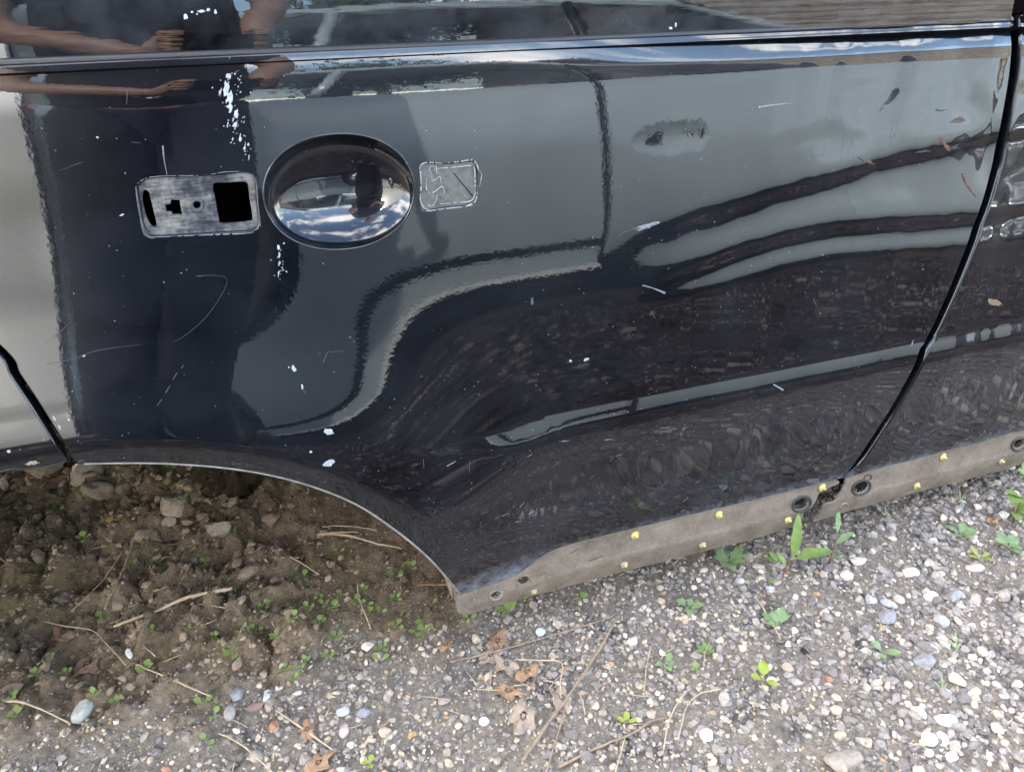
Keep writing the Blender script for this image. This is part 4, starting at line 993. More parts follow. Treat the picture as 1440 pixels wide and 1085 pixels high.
# ---- twigs, stalks and straws
M['twig'] = simple('dry_twig', (.26, .185, .125), .8, var=.3, vscale=90, bmp=.001, bscale=300)
M['straw'] = simple('dry_straw', (.42, .32, .21), .75, var=.25, vscale=80, bmp=.0006, bscale=300)
M['twig_dark'] = simple('dark_stem', (.13, .085, .055), .85, var=.3, vscale=90)
def twig(name, pts, r0, r1_, mat, label, cat='twig', lift=.004, group=None, side=()):
    pr = resample([np.array(p, float) for p in pts], 9., False)
    rgt = random.Random(int(pts[0][0] * 13 + pts[0][1]))
    zm = float(np.mean([G(p[0], p[1])[2] for p in pr])); w = []
    for p in pr:
        x_, y_ = gr0(p[0] + rgt.uniform(-.6, .6), p[1] + rgt.uniform(-.6, .6), zm); w.append(np.array([x_, y_, float(hgt(x_, y_)) * .5 + zm * .5 + lift]))
    zz = np.array([q[2] for q in w]); k = np.array([zz[max(0, i - 4):i + 5].max() for i in range(len(zz))]); k = np.convolve(np.pad(k, 3, 'edge'), np.ones(7) / 7, 'valid')
    w = [np.array([q[0], q[1], z]) for q, z in zip(w, k)]
    rad = [lerp(r0, r1_, i / max(1, len(w) - 1)) * (1 + .18 * rgt.uniform(-1, 1)) for i in range(len(w))]
    o = tube(name, w, rad, mat, None, 7); return tag(o, label, cat, group)
twig('stalk', [(634, 936), (700, 920), (760, 903), (830, 882), (868, 868)], .0016, .0012, M['twig'], 'upper arm of the folded brown stalk, pointing to the sill', 'stalk', .008)
twig('stalk', [(868, 870), (850, 905), (825, 945), (795, 990), (772, 1020), (735, 1075)], .0019, .0023, M['twig'], 'lower arm of the folded brown stalk, crossing to the bottom edge', 'stalk', .009)
twig('stalk', [(800, 978), (789, 1018), (777, 1060), (767, 1090)], .0013, .0016, M['twig'], 'pale stalk running beside the folded stalk at the bottom', 'stalk', .006)
twig('stalk', [(785, 1083), (840, 1055), (890, 1034), (915, 1017), (945, 1012)], .0022, .0014, M['twig'], 'thick brown stalk slanting up from the bottom centre', 'stalk', .006)
twig('twig', [(162, 886), (210, 873), (262, 855), (330, 842)], .0021, .0030, M['straw'], 'thickest pale stick lying across the dark soil', lift=.010)
twig('twig', [(66, 885), (100, 892), (135, 898), (155, 918), (181, 947)], .0011, .0008, M['straw'], 'thin forked twig bending over the hole at left', lift=.012)
twig('twig', [(10, 999), (40, 1000), (75, 1010), (100, 1022)], .0020, .0011, M['straw'], 'pale curved stick above the gravel at the left edge', lift=.006)
twig('twig', [(450, 757), (490, 759), (525, 768), (565, 776)], .0024, .0016, M['straw'], 'lower of three sticks lying under the wheel arch', lift=.008)
twig('twig', [(454, 748), (490, 746), (530, 752)], .0012, .0010, M['straw'], 'upper of three thin sticks under the wheel arch', lift=.010)
twig('twig', [(447, 760), (475, 756), (505, 756)], .0014, .0012, M['straw'], 'short middle stick of the three under the wheel arch', lift=.012)
twig('twig', [(540, 720), (560, 765), (590, 800), (612, 832)], .0010, .0008, M['twig_dark'], 'long thin dark stem slanting beneath the arch lip', lift=.012)
twig('twig', [(590, 829), (615, 829), (648, 828)], .0018, .0016, simple('rusty_stick', (.22, .11, .05), .8, var=.3), 'rust coloured stick ending at the sill corner', lift=.010)
twig('twig', [(612, 835), (622, 862), (630, 880), (632, 915)], .0012, .0008, M['twig_dark'], 'crooked dark root hanging below the rusty stick', lift=.006)
twig('twig', [(404, 790), (425, 800), (450, 815)], .0011, .0013, M['straw'], 'short reddish twig alone on smooth soil', lift=.006)
twig('twig', [(503, 820), (506, 845), (515, 870), (522, 888)], .0009, .0012, M['straw'], 'upright wavy straw among the soil seedlings', lift=.006)
twig('twig', [(270, 800), (263, 812), (258, 822)], .0024, .0012, simple('tan_bark', (.36, .22, .11), .8, var=.3), 'short tan bark strip on the soil', lift=.008)
twig('twig', [(195, 943), (230, 958), (270, 975), (297, 984)], .0014, .0010, M['straw'], 'straight twig at the border of soil and gravel', lift=.006)
twig('twig', [(105, 870), (150, 825), (185, 772)], .0010, .0008, M['straw'], 'left of two long thin stems on the dark soil', lift=.010)
twig('twig', [(150, 865), (172, 820), (193, 765)], .0009, .0008, M['straw'], 'right of two long thin stems on the dark soil', lift=.010)
twig('twig', [(390, 1003), (420, 1024), (468, 1058)], .0016, .0012, M['straw'], 'pale stick pointing down right in lower left gravel', lift=.007)
twig('twig', [(310, 1035), (340, 1050), (380, 1085)], .0012, .0010, M['straw'], 'straw slanting to the bottom edge at lower left', lift=.006)
twig('twig', [(970, 975), (955, 990), (940, 1020), (932, 1060)], .0012, .0009, M['straw'], 'outer arc of the looped dry stem at bottom right of centre', lift=.012)
twig('twig', [(1012, 976), (985, 982), (965, 1000), (952, 1048)], .0010, .0008, M['straw'], 'inner arc of the looped dry stem at bottom right of centre', lift=.012)
twig('straw', [(727, 934), (755, 936), (789, 938), (788, 965), (788, 988)], .0011, .0009, M['straw'], 'straw folded at a right angle over brown leaves', 'straw', .012)
twig('straw', [(905, 975), (908, 945), (914, 912)], .0009, .0009, M['straw'], 'upright straw in the gravel between two weeds', 'straw', .006)
twig('straw', [(865, 1090), (872, 1065), (878, 1040)], .0011, .0008, M['straw'], 'bright straw standing at the bottom edge right of centre', 'straw', .006)
twig('straw', [(1063, 845), (1078, 868), (1097, 903)], .0010, .0012, M['straw'], 'straw leaning across the small weed right of centre', 'straw', .007)
twig('straw', [(1318, 852), (1340, 865), (1360, 878)], .0008, .0006, M['straw'], 'thin fallen straw in the coarse gravel at right', 'straw', .006)
twig('straw', [(812, 975), (820, 990), (822, 1008)], .0010, .0007, M['straw'], 'short bent straw right of the brown leaves', 'straw', .006)
SG = 'loose short straws scattered on the ground'
rgs = random.Random(12)
cent = [(690, 940), (720, 960), (760, 930), (700, 1010), (740, 890), (660, 990), (420, 1050), (330, 1060), (470, 1010), (250, 800), (60, 800), (200, 900), (560, 840), (480, 880), (300, 790), (900, 1000), (960, 930), (650, 900), (780, 960), (120, 760), (230, 850), (40, 860), (560, 1040), (620, 1010), (870, 950), (700, 960), (720, 925), (745, 985), (380, 1030), (290, 880), (160, 850), (90, 720), (310, 830), (240, 960)]
for k in range(72):
    cx, cy = cent[k % len(cent)]; cx += rgs.uniform(-45, 45); cy += rgs.uniform(-30, 30); a = rgs.uniform(0, 6.28); ln = rgs.uniform(14, 48)
    b_ = a + rgs.uniform(-.5, .5); m1 = (cx + ln / 2 * math.cos(a), cy + ln / 2 * math.sin(a) * .7); m2 = (m1[0] + ln / 2 * math.cos(b_), m1[1] + ln / 2 * math.sin(b_) * .7)
    twig('straw', [(cx, cy), m1, m2], rgs.uniform(.0005, .0009), .0005, M['straw'] if rgs.random() > .35 else M['twig_dark'], 'short loose bit of dry straw on the ground', 'straw', .006, SG)

# ---- dead leaves
def leaf_mat(name, col): return simple(name, col, .75, var=.3, vscale=120, bmp=.0015, bscale=150)
def dead_leaf(px, py, a, rot, mat, label, seed, lift=.006, lob=.35):
    rl = random.Random(seed); c = G(px, py, lift); V = []; F = []; nr, n_ = 5, 22
    V.append((0, 0, .004))
    ph = rl.uniform(0, 6)
    for k in range(1, nr + 1):
        for i in range(n_):
            t = 2 * math.pi * i / n_; rr = a * k / nr * (1 + lob * .5 * math.sin(5 * t + ph) + lob * .3 * math.sin(8 * t + ph * 2) + .08 * rl.uniform(-1, 1)) * (1 if abs(math.cos(t)) < .9 else 1.15)
            x, y = rr * math.cos(t), rr * .72 * math.sin(t)
            V.append((x * math.cos(rot) - y * math.sin(rot), x * math.sin(rot) + y * math.cos(rot), a * (.20 * (k / nr) ** 2 * math.sin(3 * t + ph) + .06 * rl.uniform(-1, 1)) + .004 * (1 - k / nr)))
    for i in range(n_): F.append((0, 1 + i, 1 + (i + 1) % n_))
    for k in range(nr - 1):
        for i in range(n_): F.append((1 + k * n_ + i, 1 + k * n_ + (i + 1) % n_, 1 + (k + 1) * n_ + (i + 1) % n_, 1 + (k + 1) * n_ + i))
    o = mesh_obj('dead_leaf', V, F, mat, None, True, None, c)
    so = o.modifiers.new('thickness', 'SOLIDIFY'); so.thickness = .0006
    return tag(o, label, 'leaf')
LM = [leaf_mat('leaf_brown', (.28, .165, .095)), leaf_mat('leaf_orange', (.29, .17, .095)), leaf_mat('leaf_grey', (.30, .225, .17)), leaf_mat('leaf_dark', (.17, .10, .065))]
dead_leaf(741, 952, .017, .3, LM[1], 'orange brown curled leaf under the folded straw', 1, .010)
dead_leaf(736, 1010, .026, 1.0, LM[2], 'large greyish flattened leaf below the orange brown one', 2, .004)
dead_leaf(712, 938, .020, 2.0, LM[2], 'pale torn leaf left of the orange brown one', 3, .005)
dead_leaf(700, 905, .022, .8, LM[0], 'brown leaf under the upper arm of the folded stalk', 4, .004)
dead_leaf(790, 985, .020, 1.5, LM[2], 'withered leaf between the folded stalk and the grey leaf', 5, .004)
dead_leaf(715, 975, .018, 2.6, LM[0], 'narrow dull brown leaf in the middle of the leaf litter', 6, .004)
dead_leaf(690, 925, .018, .2, LM[2], 'faded tan leaf at the upper left of the leaf litter', 12, .004)
dead_leaf(449, 1078, .018, .5, LM[1], 'rusty leaf cut by the bottom edge of the picture', 7, .008)
dead_leaf(433, 1030, .014, 1.5, LM[0], 'small brown leaf beside the pale stick in the gravel', 8, .006)
dead_leaf(85, 680, .018, .2, leaf_mat('leaf_rust', (.20, .11, .06)), 'dark orange leaf beside the pale clay lump', 9, .008)
dead_leaf(125, 938, .022, .7, LM[3], 'torn dark leaf lying on soil below the hole', 10, .006)
dead_leaf(90, 895, .018, 2.2, LM[3], 'crumpled reddish leaf inside the hole at left', 13, .012)
dead_leaf(1395, 735, .012, .2, LM[1], 'orange dead leaf below the large weed at right edge', 11, .006)
dead_leaf(168, 748, .011, .2, leaf_mat('leaf_ochre', (.30, .20, .06)), 'small ochre leaf on the soil heap', 14, .008)
dead_leaf(626, 912, .010, .2, LM[0], 'small tan leaf below the dark root', 15, .006)

# ---- weeds
def make_green(name, col, tr=.35):
    m, n, l, b, o = new_mat(name); v = coords(n, l); f = noise(n, l, v, 90, 4)
    l.new(ramp(n, l, f, [(.3, tuple(c_ * .75 for c_ in col)), (.7, tuple(c_ * 1.25 for c_ in col))]), b.inputs['Base Color'])
    b.inputs['Roughness'].default_value = .5
    t = n.new('ShaderNodeBsdfTranslucent'); t.inputs[0].default_value = (col[0] * 1.6, col[1] * 1.5, col[2] * .8, 1)
    ms = n.new('ShaderNodeMixShader'); ms.inputs[0].default_value = tr; l.new(b.outputs[0], ms.inputs[1]); l.new(t.outputs[0], ms.inputs[2]); l.new(ms.outputs[0], o.inputs[0])
    l.new(bump(n, l, noise(n, l, v, 300, 2), .0004), b.inputs['Normal']); return m
M['green'] = make_green('leaf_green', (.20, .29, .085)); M['green_blue'] = make_green('leaf_bluegreen', (.22, .31, .15)); M['green_yel'] = make_green('leaf_yellowgreen', (.30, .36, .06)); M['green_seed'] = make_green('seedling_green', (.22, .31, .095))
M['redstem'] = simple('red_stem', (.16, .045, .035), .6, var=.3)
def leaf_mesh(L, Wd, wavy=0., lobes=0, droop=.3, ns=9, pet=.25):
    V = []; F = []; rl = random.Random(int(L * 1e5 + Wd * 1e6))
    for i in range(ns + 1):
        t = i / ns; x = L * t
        if t < pet: w = Wd * .10
        else:
            u = (t - pet) / (1 - pet); w = Wd * (math.sin(math.pi * min(1, u ** .8)) ** .62 if 0 < u < 1 else 0.02)
            if lobes: w *= 1 + .28 * math.cos(u * math.pi * 2 * lobes)
            w = max(w, Wd * .04)
        z = L * (.5 * t * (1 - t * droop * 2.2)) + 0
        for sgn_ in (-1, 0, 1):
            V.append((x, sgn_ * w * (1 + wavy * rl.uniform(-1, 1)), z - (abs(sgn_) * -.18 * w) + wavy * w * .5 * rl.uniform(-1, 1) * abs(sgn_)))
    for i in range(ns):
        a_ = i * 3; F += [(a_, a_ + 1, a_ + 4, a_ + 3), (a_ + 1, a_ + 2, a_ + 5, a_ + 4)]
    return V, F
_leafcache = {}
def add_leaf(parent, base, az, L, Wd, mat, tilt=0., **kw):
    key = (round(L, 3), round(Wd, 4), mat.name, tuple(sorted(kw.items())))
    if key not in _leafcache:
        V, F = leaf_mesh(L, Wd, **kw); me = bpy.data.meshes.new('leaf'); me.from_pydata(V, [], F); me.materials.append(mat)
        me.polygons.foreach_set('use_smooth', [True] * len(me.polygons)); _leafcache[key] = me
    o = bpy.data.objects.new('leaf', _leafcache[key]); COL.objects.link(o); o.parent = parent
    o.location = base; o.rotation_euler = (0, -tilt, az); return o
def rosette(px, py, leaves, label, mat='green_blue', name='weed', cat='weed', group=None, lobes=0, h=.0):
    e = empty(name, G(px, py)); tag(e, label, cat, group); rl = random.Random(int(px * 3 + py * 7))
    for az, L, Wd in leaves:
        add_leaf(e, (0, 0, .003 + h), math.radians(az), L, Wd, M[mat], rl.uniform(.0, .35), lobes=lobes, wavy=.10, droop=rl.choice([.2, .3, .4]))
    return e
rosette(1022, 792, [(-100, .030, .0085), (-60, .034, .0085), (-20, .036, .0075), (10, .044, .0075), (-140, .030, .0085), (165, .030, .0075), (110, .032, .009), (70, .030, .008), (-120, .020, .006)], 'leafy lobed weed growing at the sill below the rear door', lobes=2)
rosette(967, 856, [(120, .024, .0075), (-30, .026, .0085), (-110, .022, .0075), (40, .018, .006)], 'four leaved bluish weed left of the straw, below the sill', lobes=2)
rosette(1092, 882, [(110, .030, .0075), (75, .026, .007), (40, .034, .0085), (10, .030, .0035), (160, .016, .005)], 'bluish weed crossed by a leaning straw', lobes=2)
rosette(1073, 958, [(60, .030, .0085), (160, .022, .006), (-60, .022, .006)], 'yellow green sprout with one bright upright leaf', 'green_yel', lobes=0)
rosette(936, 936, [(40, .022, .005), (-100, .020, .006), (170, .018, .0045), (-30, .014, .0045)], 'small weed left of the dense tuft in the gravel', lobes=2)
rosette(992, 918, [(20, .015, .004), (70, .016, .004), (120, .015, .004), (170, .016, .0035), (-90, .013, .004), (-40, .013, .004)], 'dense small tuft beside a white pebble', 'green')
rosette(1240, 920, [(100, .022, .0055), (-40, .026, .007), (-130, .020, .005)], 'three leaved seedling in the coarse gravel', lobes=0)
rosette(1350, 755, [(-10, .032, .009), (40, .030, .008), (110, .030, .006), (-60, .022, .0065), (170, .014, .005)], 'broad leaved weed near the right edge, under the sill', 'green_blue', lobes=2)
rosette(1377, 788, [(90, .026, .004), (0, .022, .0035), (-60, .022, .003), (150, .018, .0035)], 'thin bright green sprout beside a tan stone', 'green_yel')
rosette(1418, 772, [(150, .032, .0095), (-100, .024, .0075), (-60, .022, .006), (30, .030, .010), (80, .032, .010), (0, .020, .007)], 'scalloped weed at the right edge, lower of the pair', lobes=3)
rosette(1095, 795, [(110, .026, .006), (60, .024, .006), (140, .030, .004), (20, .018, .0045)], 'dark leaved sprout left of the weed with long leaves', 'green')
rosette(520, 1075, [(60, .012, .004), (150, .011, .004), (-80, .012, .0035)], 'bright seedling at the bottom edge in the gravel', 'green_yel')
rosette(980, 945, [(80, .014, .0045), (160, .012, .003)], 'little sprout below the dense tuft', 'green')
rosette(880, 1018, [(60, .016, .0045), (140, .014, .004), (-20, .018, .0035)], 'pale sprout above the thick brown stalk', 'green_yel')
rosette(715, 862, [(80, .020, .0075), (150, .022, .0055), (30, .022, .006), (-150, .015, .004)], 'sprout with a round leaf under the sill corner', 'green_seed')
rosette(820, 845, [(60, .014, .007), (170, .016, .003)], 'single round leaf seedling under the sill', 'green_seed')
def stemweed(px, py, label, stem, leaves, mat='green', stemmat='redstem', sr=.0014):
    b0 = G(px, py); e = empty('weed', b0); tag(e, label, 'weed')
    tube('stem', stem, [sr * (1 - .4 * i / len(stem)) for i in range(len(stem))], M[stemmat], e, 7)
    for bi, az, L, Wd, tl in leaves:
        add_leaf(e, stem[bi], math.radians(az), L, Wd, M[mat], tl, wavy=.14, droop=.32, pet=.12, ns=12)
    return e
stemweed(1100, 815, 'tall weed with two long wavy leaves and a red stem', [(0, 0, 0), (-.002, .0, .012), (.006, .004, .024), (.018, .006, .034)],
         [(3, 60, .085, .0085, 1.05), (3, -14, .070, .0115, .05), (2, 110, .030, .005, .5), (3, 45, .040, .003, .5), (0, 190, .036, .0028, .1)])
stemweed(1164, 795, 'reddish stemmed weed behind the one with wavy leaves', [(0, 0, 0), (.006, .004, .016), (.014, .010, .034), (.020, .016, .05)],
         [(2, 5, .044, .0065, .2), (3, 60, .050, .0045, .7), (1, 120, .03, .003, .6), (1, -60, .02, .004, .2)], 'green_blue')
stemweed(1424, 735, 'tall broad leaved weed against the sill at right edge', [(0, 0, 0), (.004, .004, .02), (.010, .008, .05), (.014, .010, .08)],
         [(1, -140, .036, .010, .1), (2, -165, .052, .012, .1), (2, 170, .045, .011, .3), (3, 60, .045, .012, .5), (3, 150, .04, .012, .7), (1, -30, .04, .013, .3), (1, 20, .045, .012, .2), (3, -60, .04, .012, .4)], 'green')
for px, py, lab in ((1245, 728, 'blade of grass under the front door sill'), (1325, 975, 'pale grass blade near the largest rough grey stone'), (1345, 915, 'short grass blade in the coarse gravel'), (1350, 655 + 52, 'thin grass tuft at the foot of the front sill')):
    e = empty('grass_blade', G(px, py)); tag(e, lab, 'grass')
    for az, L in ((60, .030), (110, .022), (30, .016)): add_leaf(e, (0, 0, 0), math.radians(az), L, .0013, M['green_blue'], .5, pet=.02)
# tiny seedlings in the soil
rgw = random.Random(21)
seeds = [(30, 780), (60, 800), (80, 790), (120, 768), (185, 755), (175, 772), (200, 770), (190, 795), (215, 775), (240, 665), (255, 700), (250, 690), (290, 788), (325, 815), (318, 822), (360, 845), (370, 840), (385, 832), (400, 810), (418, 805), (425, 812), (440, 845), (450, 842), (455, 852), (470, 855), (430, 860), (415, 870), (450, 880), (500, 850), (515, 850), (520, 860), (535, 865), (345, 890), (355, 885), (365, 893), (330, 905), (320, 910), (340, 900), (370, 888), (300, 900), (270, 885), (235, 915), (205, 945), (60, 920), (70, 932), (55, 950), (95, 950), (135, 995), (165, 990), (145, 870), (230, 830), (210, 885), (400, 940), (420, 935), (430, 930), (470, 900), (560, 845), (555, 880), (580, 800), (585, 890), (600, 890), (595, 880), (660, 870), (605, 850), (620, 800), (390, 900), (480, 835), (510, 830), (40, 735), (85, 722), (110, 690), (140, 690), (345, 745), (330, 752), (440, 700), (500, 790), (15, 985), (285, 985), (300, 1010), (290, 1040), (730, 850), (410, 960), (540, 910), (460, 925), (25, 1010), (350, 870), (475, 780), (560, 810), (535, 930)]
SDG = 'tiny seedlings sprouting from the soil'
for px, py in seeds:
    px += rgw.uniform(-4, 4); py += rgw.uniform(-3, 3); nL = rgw.choice([2, 3, 4, 4, 5]); a0 = rgw.uniform(0, 360)
    e = empty('seedling', G(px, py)); tag(e, 'tiny round leaved green seedling sprouting from the brown soil', 'seedling', SDG)
    Lb = rgw.choice([.010, .012, .014, .016])
    for k in range(nL): add_leaf(e, (0, 0, .002), math.radians(a0 + k * 360 / nL + rgw.uniform(-25, 25)), Lb, Lb * rgw.choice([.27, .33]), M['green_seed'], rgw.uniform(.1, .6), ns=7, pet=.35)

# ================================================================== SILVER CAR ACROSS THE GAP (mirrored in the paint)
WY = -1.95
scar = empty('silver_car', (1.4, WY, 0)); tag(scar, 'silver grey parked car mirrored in the dark car paint', 'car')
def child(o): o.parent = scar; o.matrix_parent_inverse = Matrix.Translation((-1.4, -WY, 0)); return o
def gs(x, z):
    z = np.asarray(z, float); x = np.asarray(x, float)
    zs = [.10, .16, .22, .30, .40, .50, .55, .60, .62, .70, .80, .86, .90]; ts = [-52, -40, -26, -13, -5, -1, 1, 2, 8, 12, 18, 22, 24]
    zz = np.arange(.1, .95, .004); yy = np.cumsum(np.tan(np.radians(np.interp(zz, zs, ts)))) * .004; yy -= np.interp(.6, zz, yy)
    end = .06 * smooth(3.7, 4.5, x) ** 1.5 + .05 * smooth(-.1, -.65, x) ** 1.5
    return WY - np.interp(z, zz, yy) - end * 2.5
SX0, SX1 = -.56, 4.55; W1, W2x, WR = -.15, 3.82, .34
def arc_pts(cx, r, z0):
    t0 = math.asin((z0 - .30) / r); ts = np.linspace(math.pi - t0, t0, 26); return [(cx + r * math.cos(t), .30 + r * math.sin(t)) for t in ts]
low = .282
quarter_s = corners([(np.array([(1.340, low), (1.340, .60), (1.316, .87)]), False), (np.array([(1.316, .87), (SX0 + .1, .87)]), False), (np.array([(SX0 + .1, .87), (SX0, .6), (SX0 + .02, low)]), True),
                     (np.array([(SX0 + .02, low), (W1 - math.sqrt(WR ** 2 - (low - .30) ** 2), low)]), False), (np.array(arc_pts(W1, WR, low)), True), (np.array([(W1 + math.sqrt(WR ** 2 - (low - .30) ** 2), low), (1.340, low)]), False)], .03)
# recessed grip of the missing handle on the silver door
hx, hz = 1.63, .60
hole_a = resample([(hx - .105, hz - .014), (hx - .07, hz - .020), (hx - .034, hz - .020), (hx - .034, hz + .022), (hx - .07, hz + .020), (hx - .100, hz + .004)], .008)
hole_b = resample([(hx + .078, hz - .008), (hx + .108, hz - .010), (hx + .124, hz + .008), (hx + .110, hz + .026), (hx + .080, hz + .024)], .008)
hole_c = resample([(hx + .052, hz + .002), (hx + .070, hz + .002), (hx + .070, hz + .020), (hx + .052, hz + .018)], .008)
def gsd(x, z):            # with the shallow finger scoop
    x = np.asarray(x, float); z = np.asarray(z, float)
    r2 = ((x - hx) / .165) ** 2 + ((z - hz) / .052) ** 2
    return gs(x, z) - .022 * np.clip(1 - r2, 0, 1) ** .8
LD = .125
sdoor = corners([(np.array([(2.50, LD), (2.56, .45), (2.55, .60), (2.52, .87)]), True), (np.array([(2.52, .87), (1.358, .87)]), False), (np.array([(1.358, .87), (1.382, .60), (1.380, LD)]), True), (np.array([(1.380, LD), (2.50, LD)]), False)], .02)
wing = corners([(np.array([(SX1 - .02, LD), (SX1, .5), (SX1 - .15, .78)]), True), (np.array([(SX1 - .15, .78), (2.53, .87)]), False), (np.array([(2.53, .87), (2.562, .60), (2.572, .45), (2.512, LD)]), True),
                (np.array([(2.512, LD), (W2x - math.sqrt(WR ** 2 - (LD - .30) ** 2), LD)]), False), (np.array(arc_pts(W2x, WR, LD)), True), (np.array([(W2x + math.sqrt(WR ** 2 - (LD - .30) ** 2), LD), (SX1 - .02, LD)]), False)], .03)
child(panel('quarter_panel', quarter_s, M['silver'], None, step=.035, func=gs, sgn=-1., rim=.03, rnd=.003))
child(panel('side_door', sdoor, M['silver'], None, holes=[hole_a, hole_b, hole_c], step=.009, func=gsd, sgn=-1., rim=.03, rnd=.003))
child(panel('front_wing', wing, M['silver'], None, step=.035, func=gs, sgn=-1., rim=.03, rnd=.003))
sl = corners([(np.array([(1.338, .11), (1.338, .243)]), False), (np.array([(1.338, .243), (W1 + WR + .012, .243)]), False), (np.array([(W1 + WR + .012, .243), (W1 + WR + .02, .11)]), False), (np.array([(W1 + WR + .02, .11), (1.338, .11)]), False)], .03)
child(panel('sill', sl, M['silver'], None, step=.03, func=lambda x, z: gs(x, z) + .012, sgn=-1., rim=.03, rnd=.003))
child(box('sill_trim', (W1 + WR + .02, WY - .06, .172), (1.335, WY + .004, .180), M['bare']))
def gsw(x, z): return WY - .115 - (np.asarray(z) - .88) * math.tan(math.radians(24)) - (np.asarray(x) * 0)
def sw(name, pts, mat): return child(panel(name, resample(pts, .05, True, False), mat, None, step=.07, func=gsw, sgn=-1., rim=.01, rnd=.002))
sw('side_glass', [(1.42, .90), (2.50, .90), (1.95, 1.30), (1.40, 1.33)], M['glass2'])
sw('side_glass', [(.30, .90), (1.34, .90), (1.33, 1.33), (.45, 1.32)], M['glass2'])
sw('side_glass', [(-.38, .92), (.24, .90), (.38, 1.31), (-.08, 1.25)], M['glass2'])
yb2 = float(gsw(0, 1.34))
def beam(name, pts, r, mat): return child(tube(name, pts, r, mat, None, 10))
beam('roof_rail', [(-.50, WY - .17, .95), (-.24, WY - .27, 1.22), (.05, yb2, 1.32), (.7, yb2 - .01, 1.365), (1.4, yb2 - .01, 1.37), (1.85, yb2, 1.34), (2.15, WY - .24, 1.16), (2.62, WY - .13, .88)], .032, M['silver'])
beam('door_post', [(1.37, WY - .125, .88), (1.36, yb2 + .005, 1.36)], .026, M['rubber'])
beam('door_post', [(.27, WY - .125, .88), (.41, yb2 + .005, 1.34)], .03, M['silver'])
def slab_s(name, prof_xz, y0, y1, mat, bow=.0):
    V = []; F = []; ys = np.linspace(y0, y1, 9); m_ = len(prof_xz)
    for y in ys:
        u = (y - y0) / (y1 - y0) * 2 - 1
        for x, z in prof_xz: V.append((x, y, z - bow * u * u))
    for i in range(8):
        for k in range(m_ - 1): F.append((i * m_ + k, (i + 1) * m_ + k, (i + 1) * m_ + k + 1, i * m_ + k + 1))
    return child(mesh_obj(name, V, F, mat))
slab_s('roof', [(-.05, 1.33), (.3, 1.37), (1.0, 1.41), (1.6, 1.41), (1.88, 1.36)], WY - .31, WY - 1.49, M['silver'], .02)
slab_s('windscreen', [(1.86, 1.36), (2.2, 1.16), (2.64, .90)], WY - .22, WY - 1.58, M['glass2'], .01)
slab_s('bonnet', [(2.60, .89), (2.9, .87), (3.9, .83), (4.4, .77), (4.56, .66), (4.58, .45), (4.54, .28)], WY - .10, WY - 1.70, M['silver'], .02)
slab_s('tailgate', [(-.05, 1.33), (-.30, 1.16), (-.48, .92), (-.55, .86), (-.58, .60), (-.56, .30)], WY - .14, WY - 1.66, M['silver'], .01)
child(box('far_body', (-.55, WY - 1.78, .3), (4.4, WY - 1.72, .87), M['silver'], None, .01))
child(box('cabin_floor', (-.6, WY - 1.7, .24), (4.4, WY - .12, .30), M['black']))
child(box('door_lining', (.25, WY - .17, .12), (2.9, WY - .06, .80), M['black']))
for sx in (.45, 1.55):
    child(box('seat', (sx, WY - .75, .45), (sx + .5, WY - .28, .62), M['cloth_seat'], None, .05)); child(box('seat_back', (sx - .16, WY - .75, .58), (sx + .0, WY - .28, 1.08), M['cloth_seat'], None, .05)); child(box('head_rest', (sx - .14, WY - .64, 1.10), (sx - .05, WY - .40, 1.26), M['cloth_seat'], None, .03))
def wheel(cx, y, r, parent_fn, prefix=''):
    bm = bmesh.new(); V = []; F = []; seg = 36
    prof = [(.60, -.09), (.66, -.10), (.90, -.10), (.98, -.075), (1., -.03), (1., .03), (.98, .075), (.90, .10), (.66, .10), (.60, .09)]
    for rr, yy in prof:
        for k in range(seg): t = 2 * math.pi * k / seg; V.append((cx + r * rr * math.cos(t), y + yy, .0 + r + r * rr * math.sin(t)))
    for i in range(len(prof) - 1):
        for k in range(seg): F.append((i * seg + k, i * seg + (k + 1) % seg, (i + 1) * seg + (k + 1) % seg, (i + 1) * seg + k))
    bm.free(); w = parent_fn(mesh_obj('tyre', V, F, M['tyre']))
    V = []; F = []
    for rr, yy in [(.66, .085), (.60, .08), (.56, .05), (.2, .06), (.08, .07), (.01, .07)]:
        for k in range(seg): t = 2 * math.pi * k / seg; q = rr * (1 if rr in (.66, .60, .08, .01) else (1 - .06 * math.cos(5 * t))); V.append((cx + r * q * math.cos(t), y + yy - .012 * (math.cos(5 * t) < 0) * (.15 < rr < .58), r + r * q * math.sin(t)))
    for i in range(5):
        for k in range(seg): F.append((i * seg + k, i * seg + (k + 1) % seg, (i + 1) * seg + (k + 1) % seg, (i + 1) * seg + k))
    parent_fn(mesh_obj('rim', V, F, M['rim']))
for cx in (W1, W2x): wheel(cx, WY - .13, .305, child)
def wliner(cx, fn):
    V = []; F = []; n_ = 24
    for y in (WY - .03, WY - .42):
        for i in range(n_ + 1): t = math.pi * i / n_; V.append((cx + .375 * math.cos(t), y, .30 + .375 * math.sin(t)))
    for i in range(n_): F.append((i, i + 1, n_ + 2 + i, n_ + 1 + i))
    fn(mesh_obj('wheel_liner', V, F, M['black']))
for cx in (W1, W2x): wliner(cx, child)

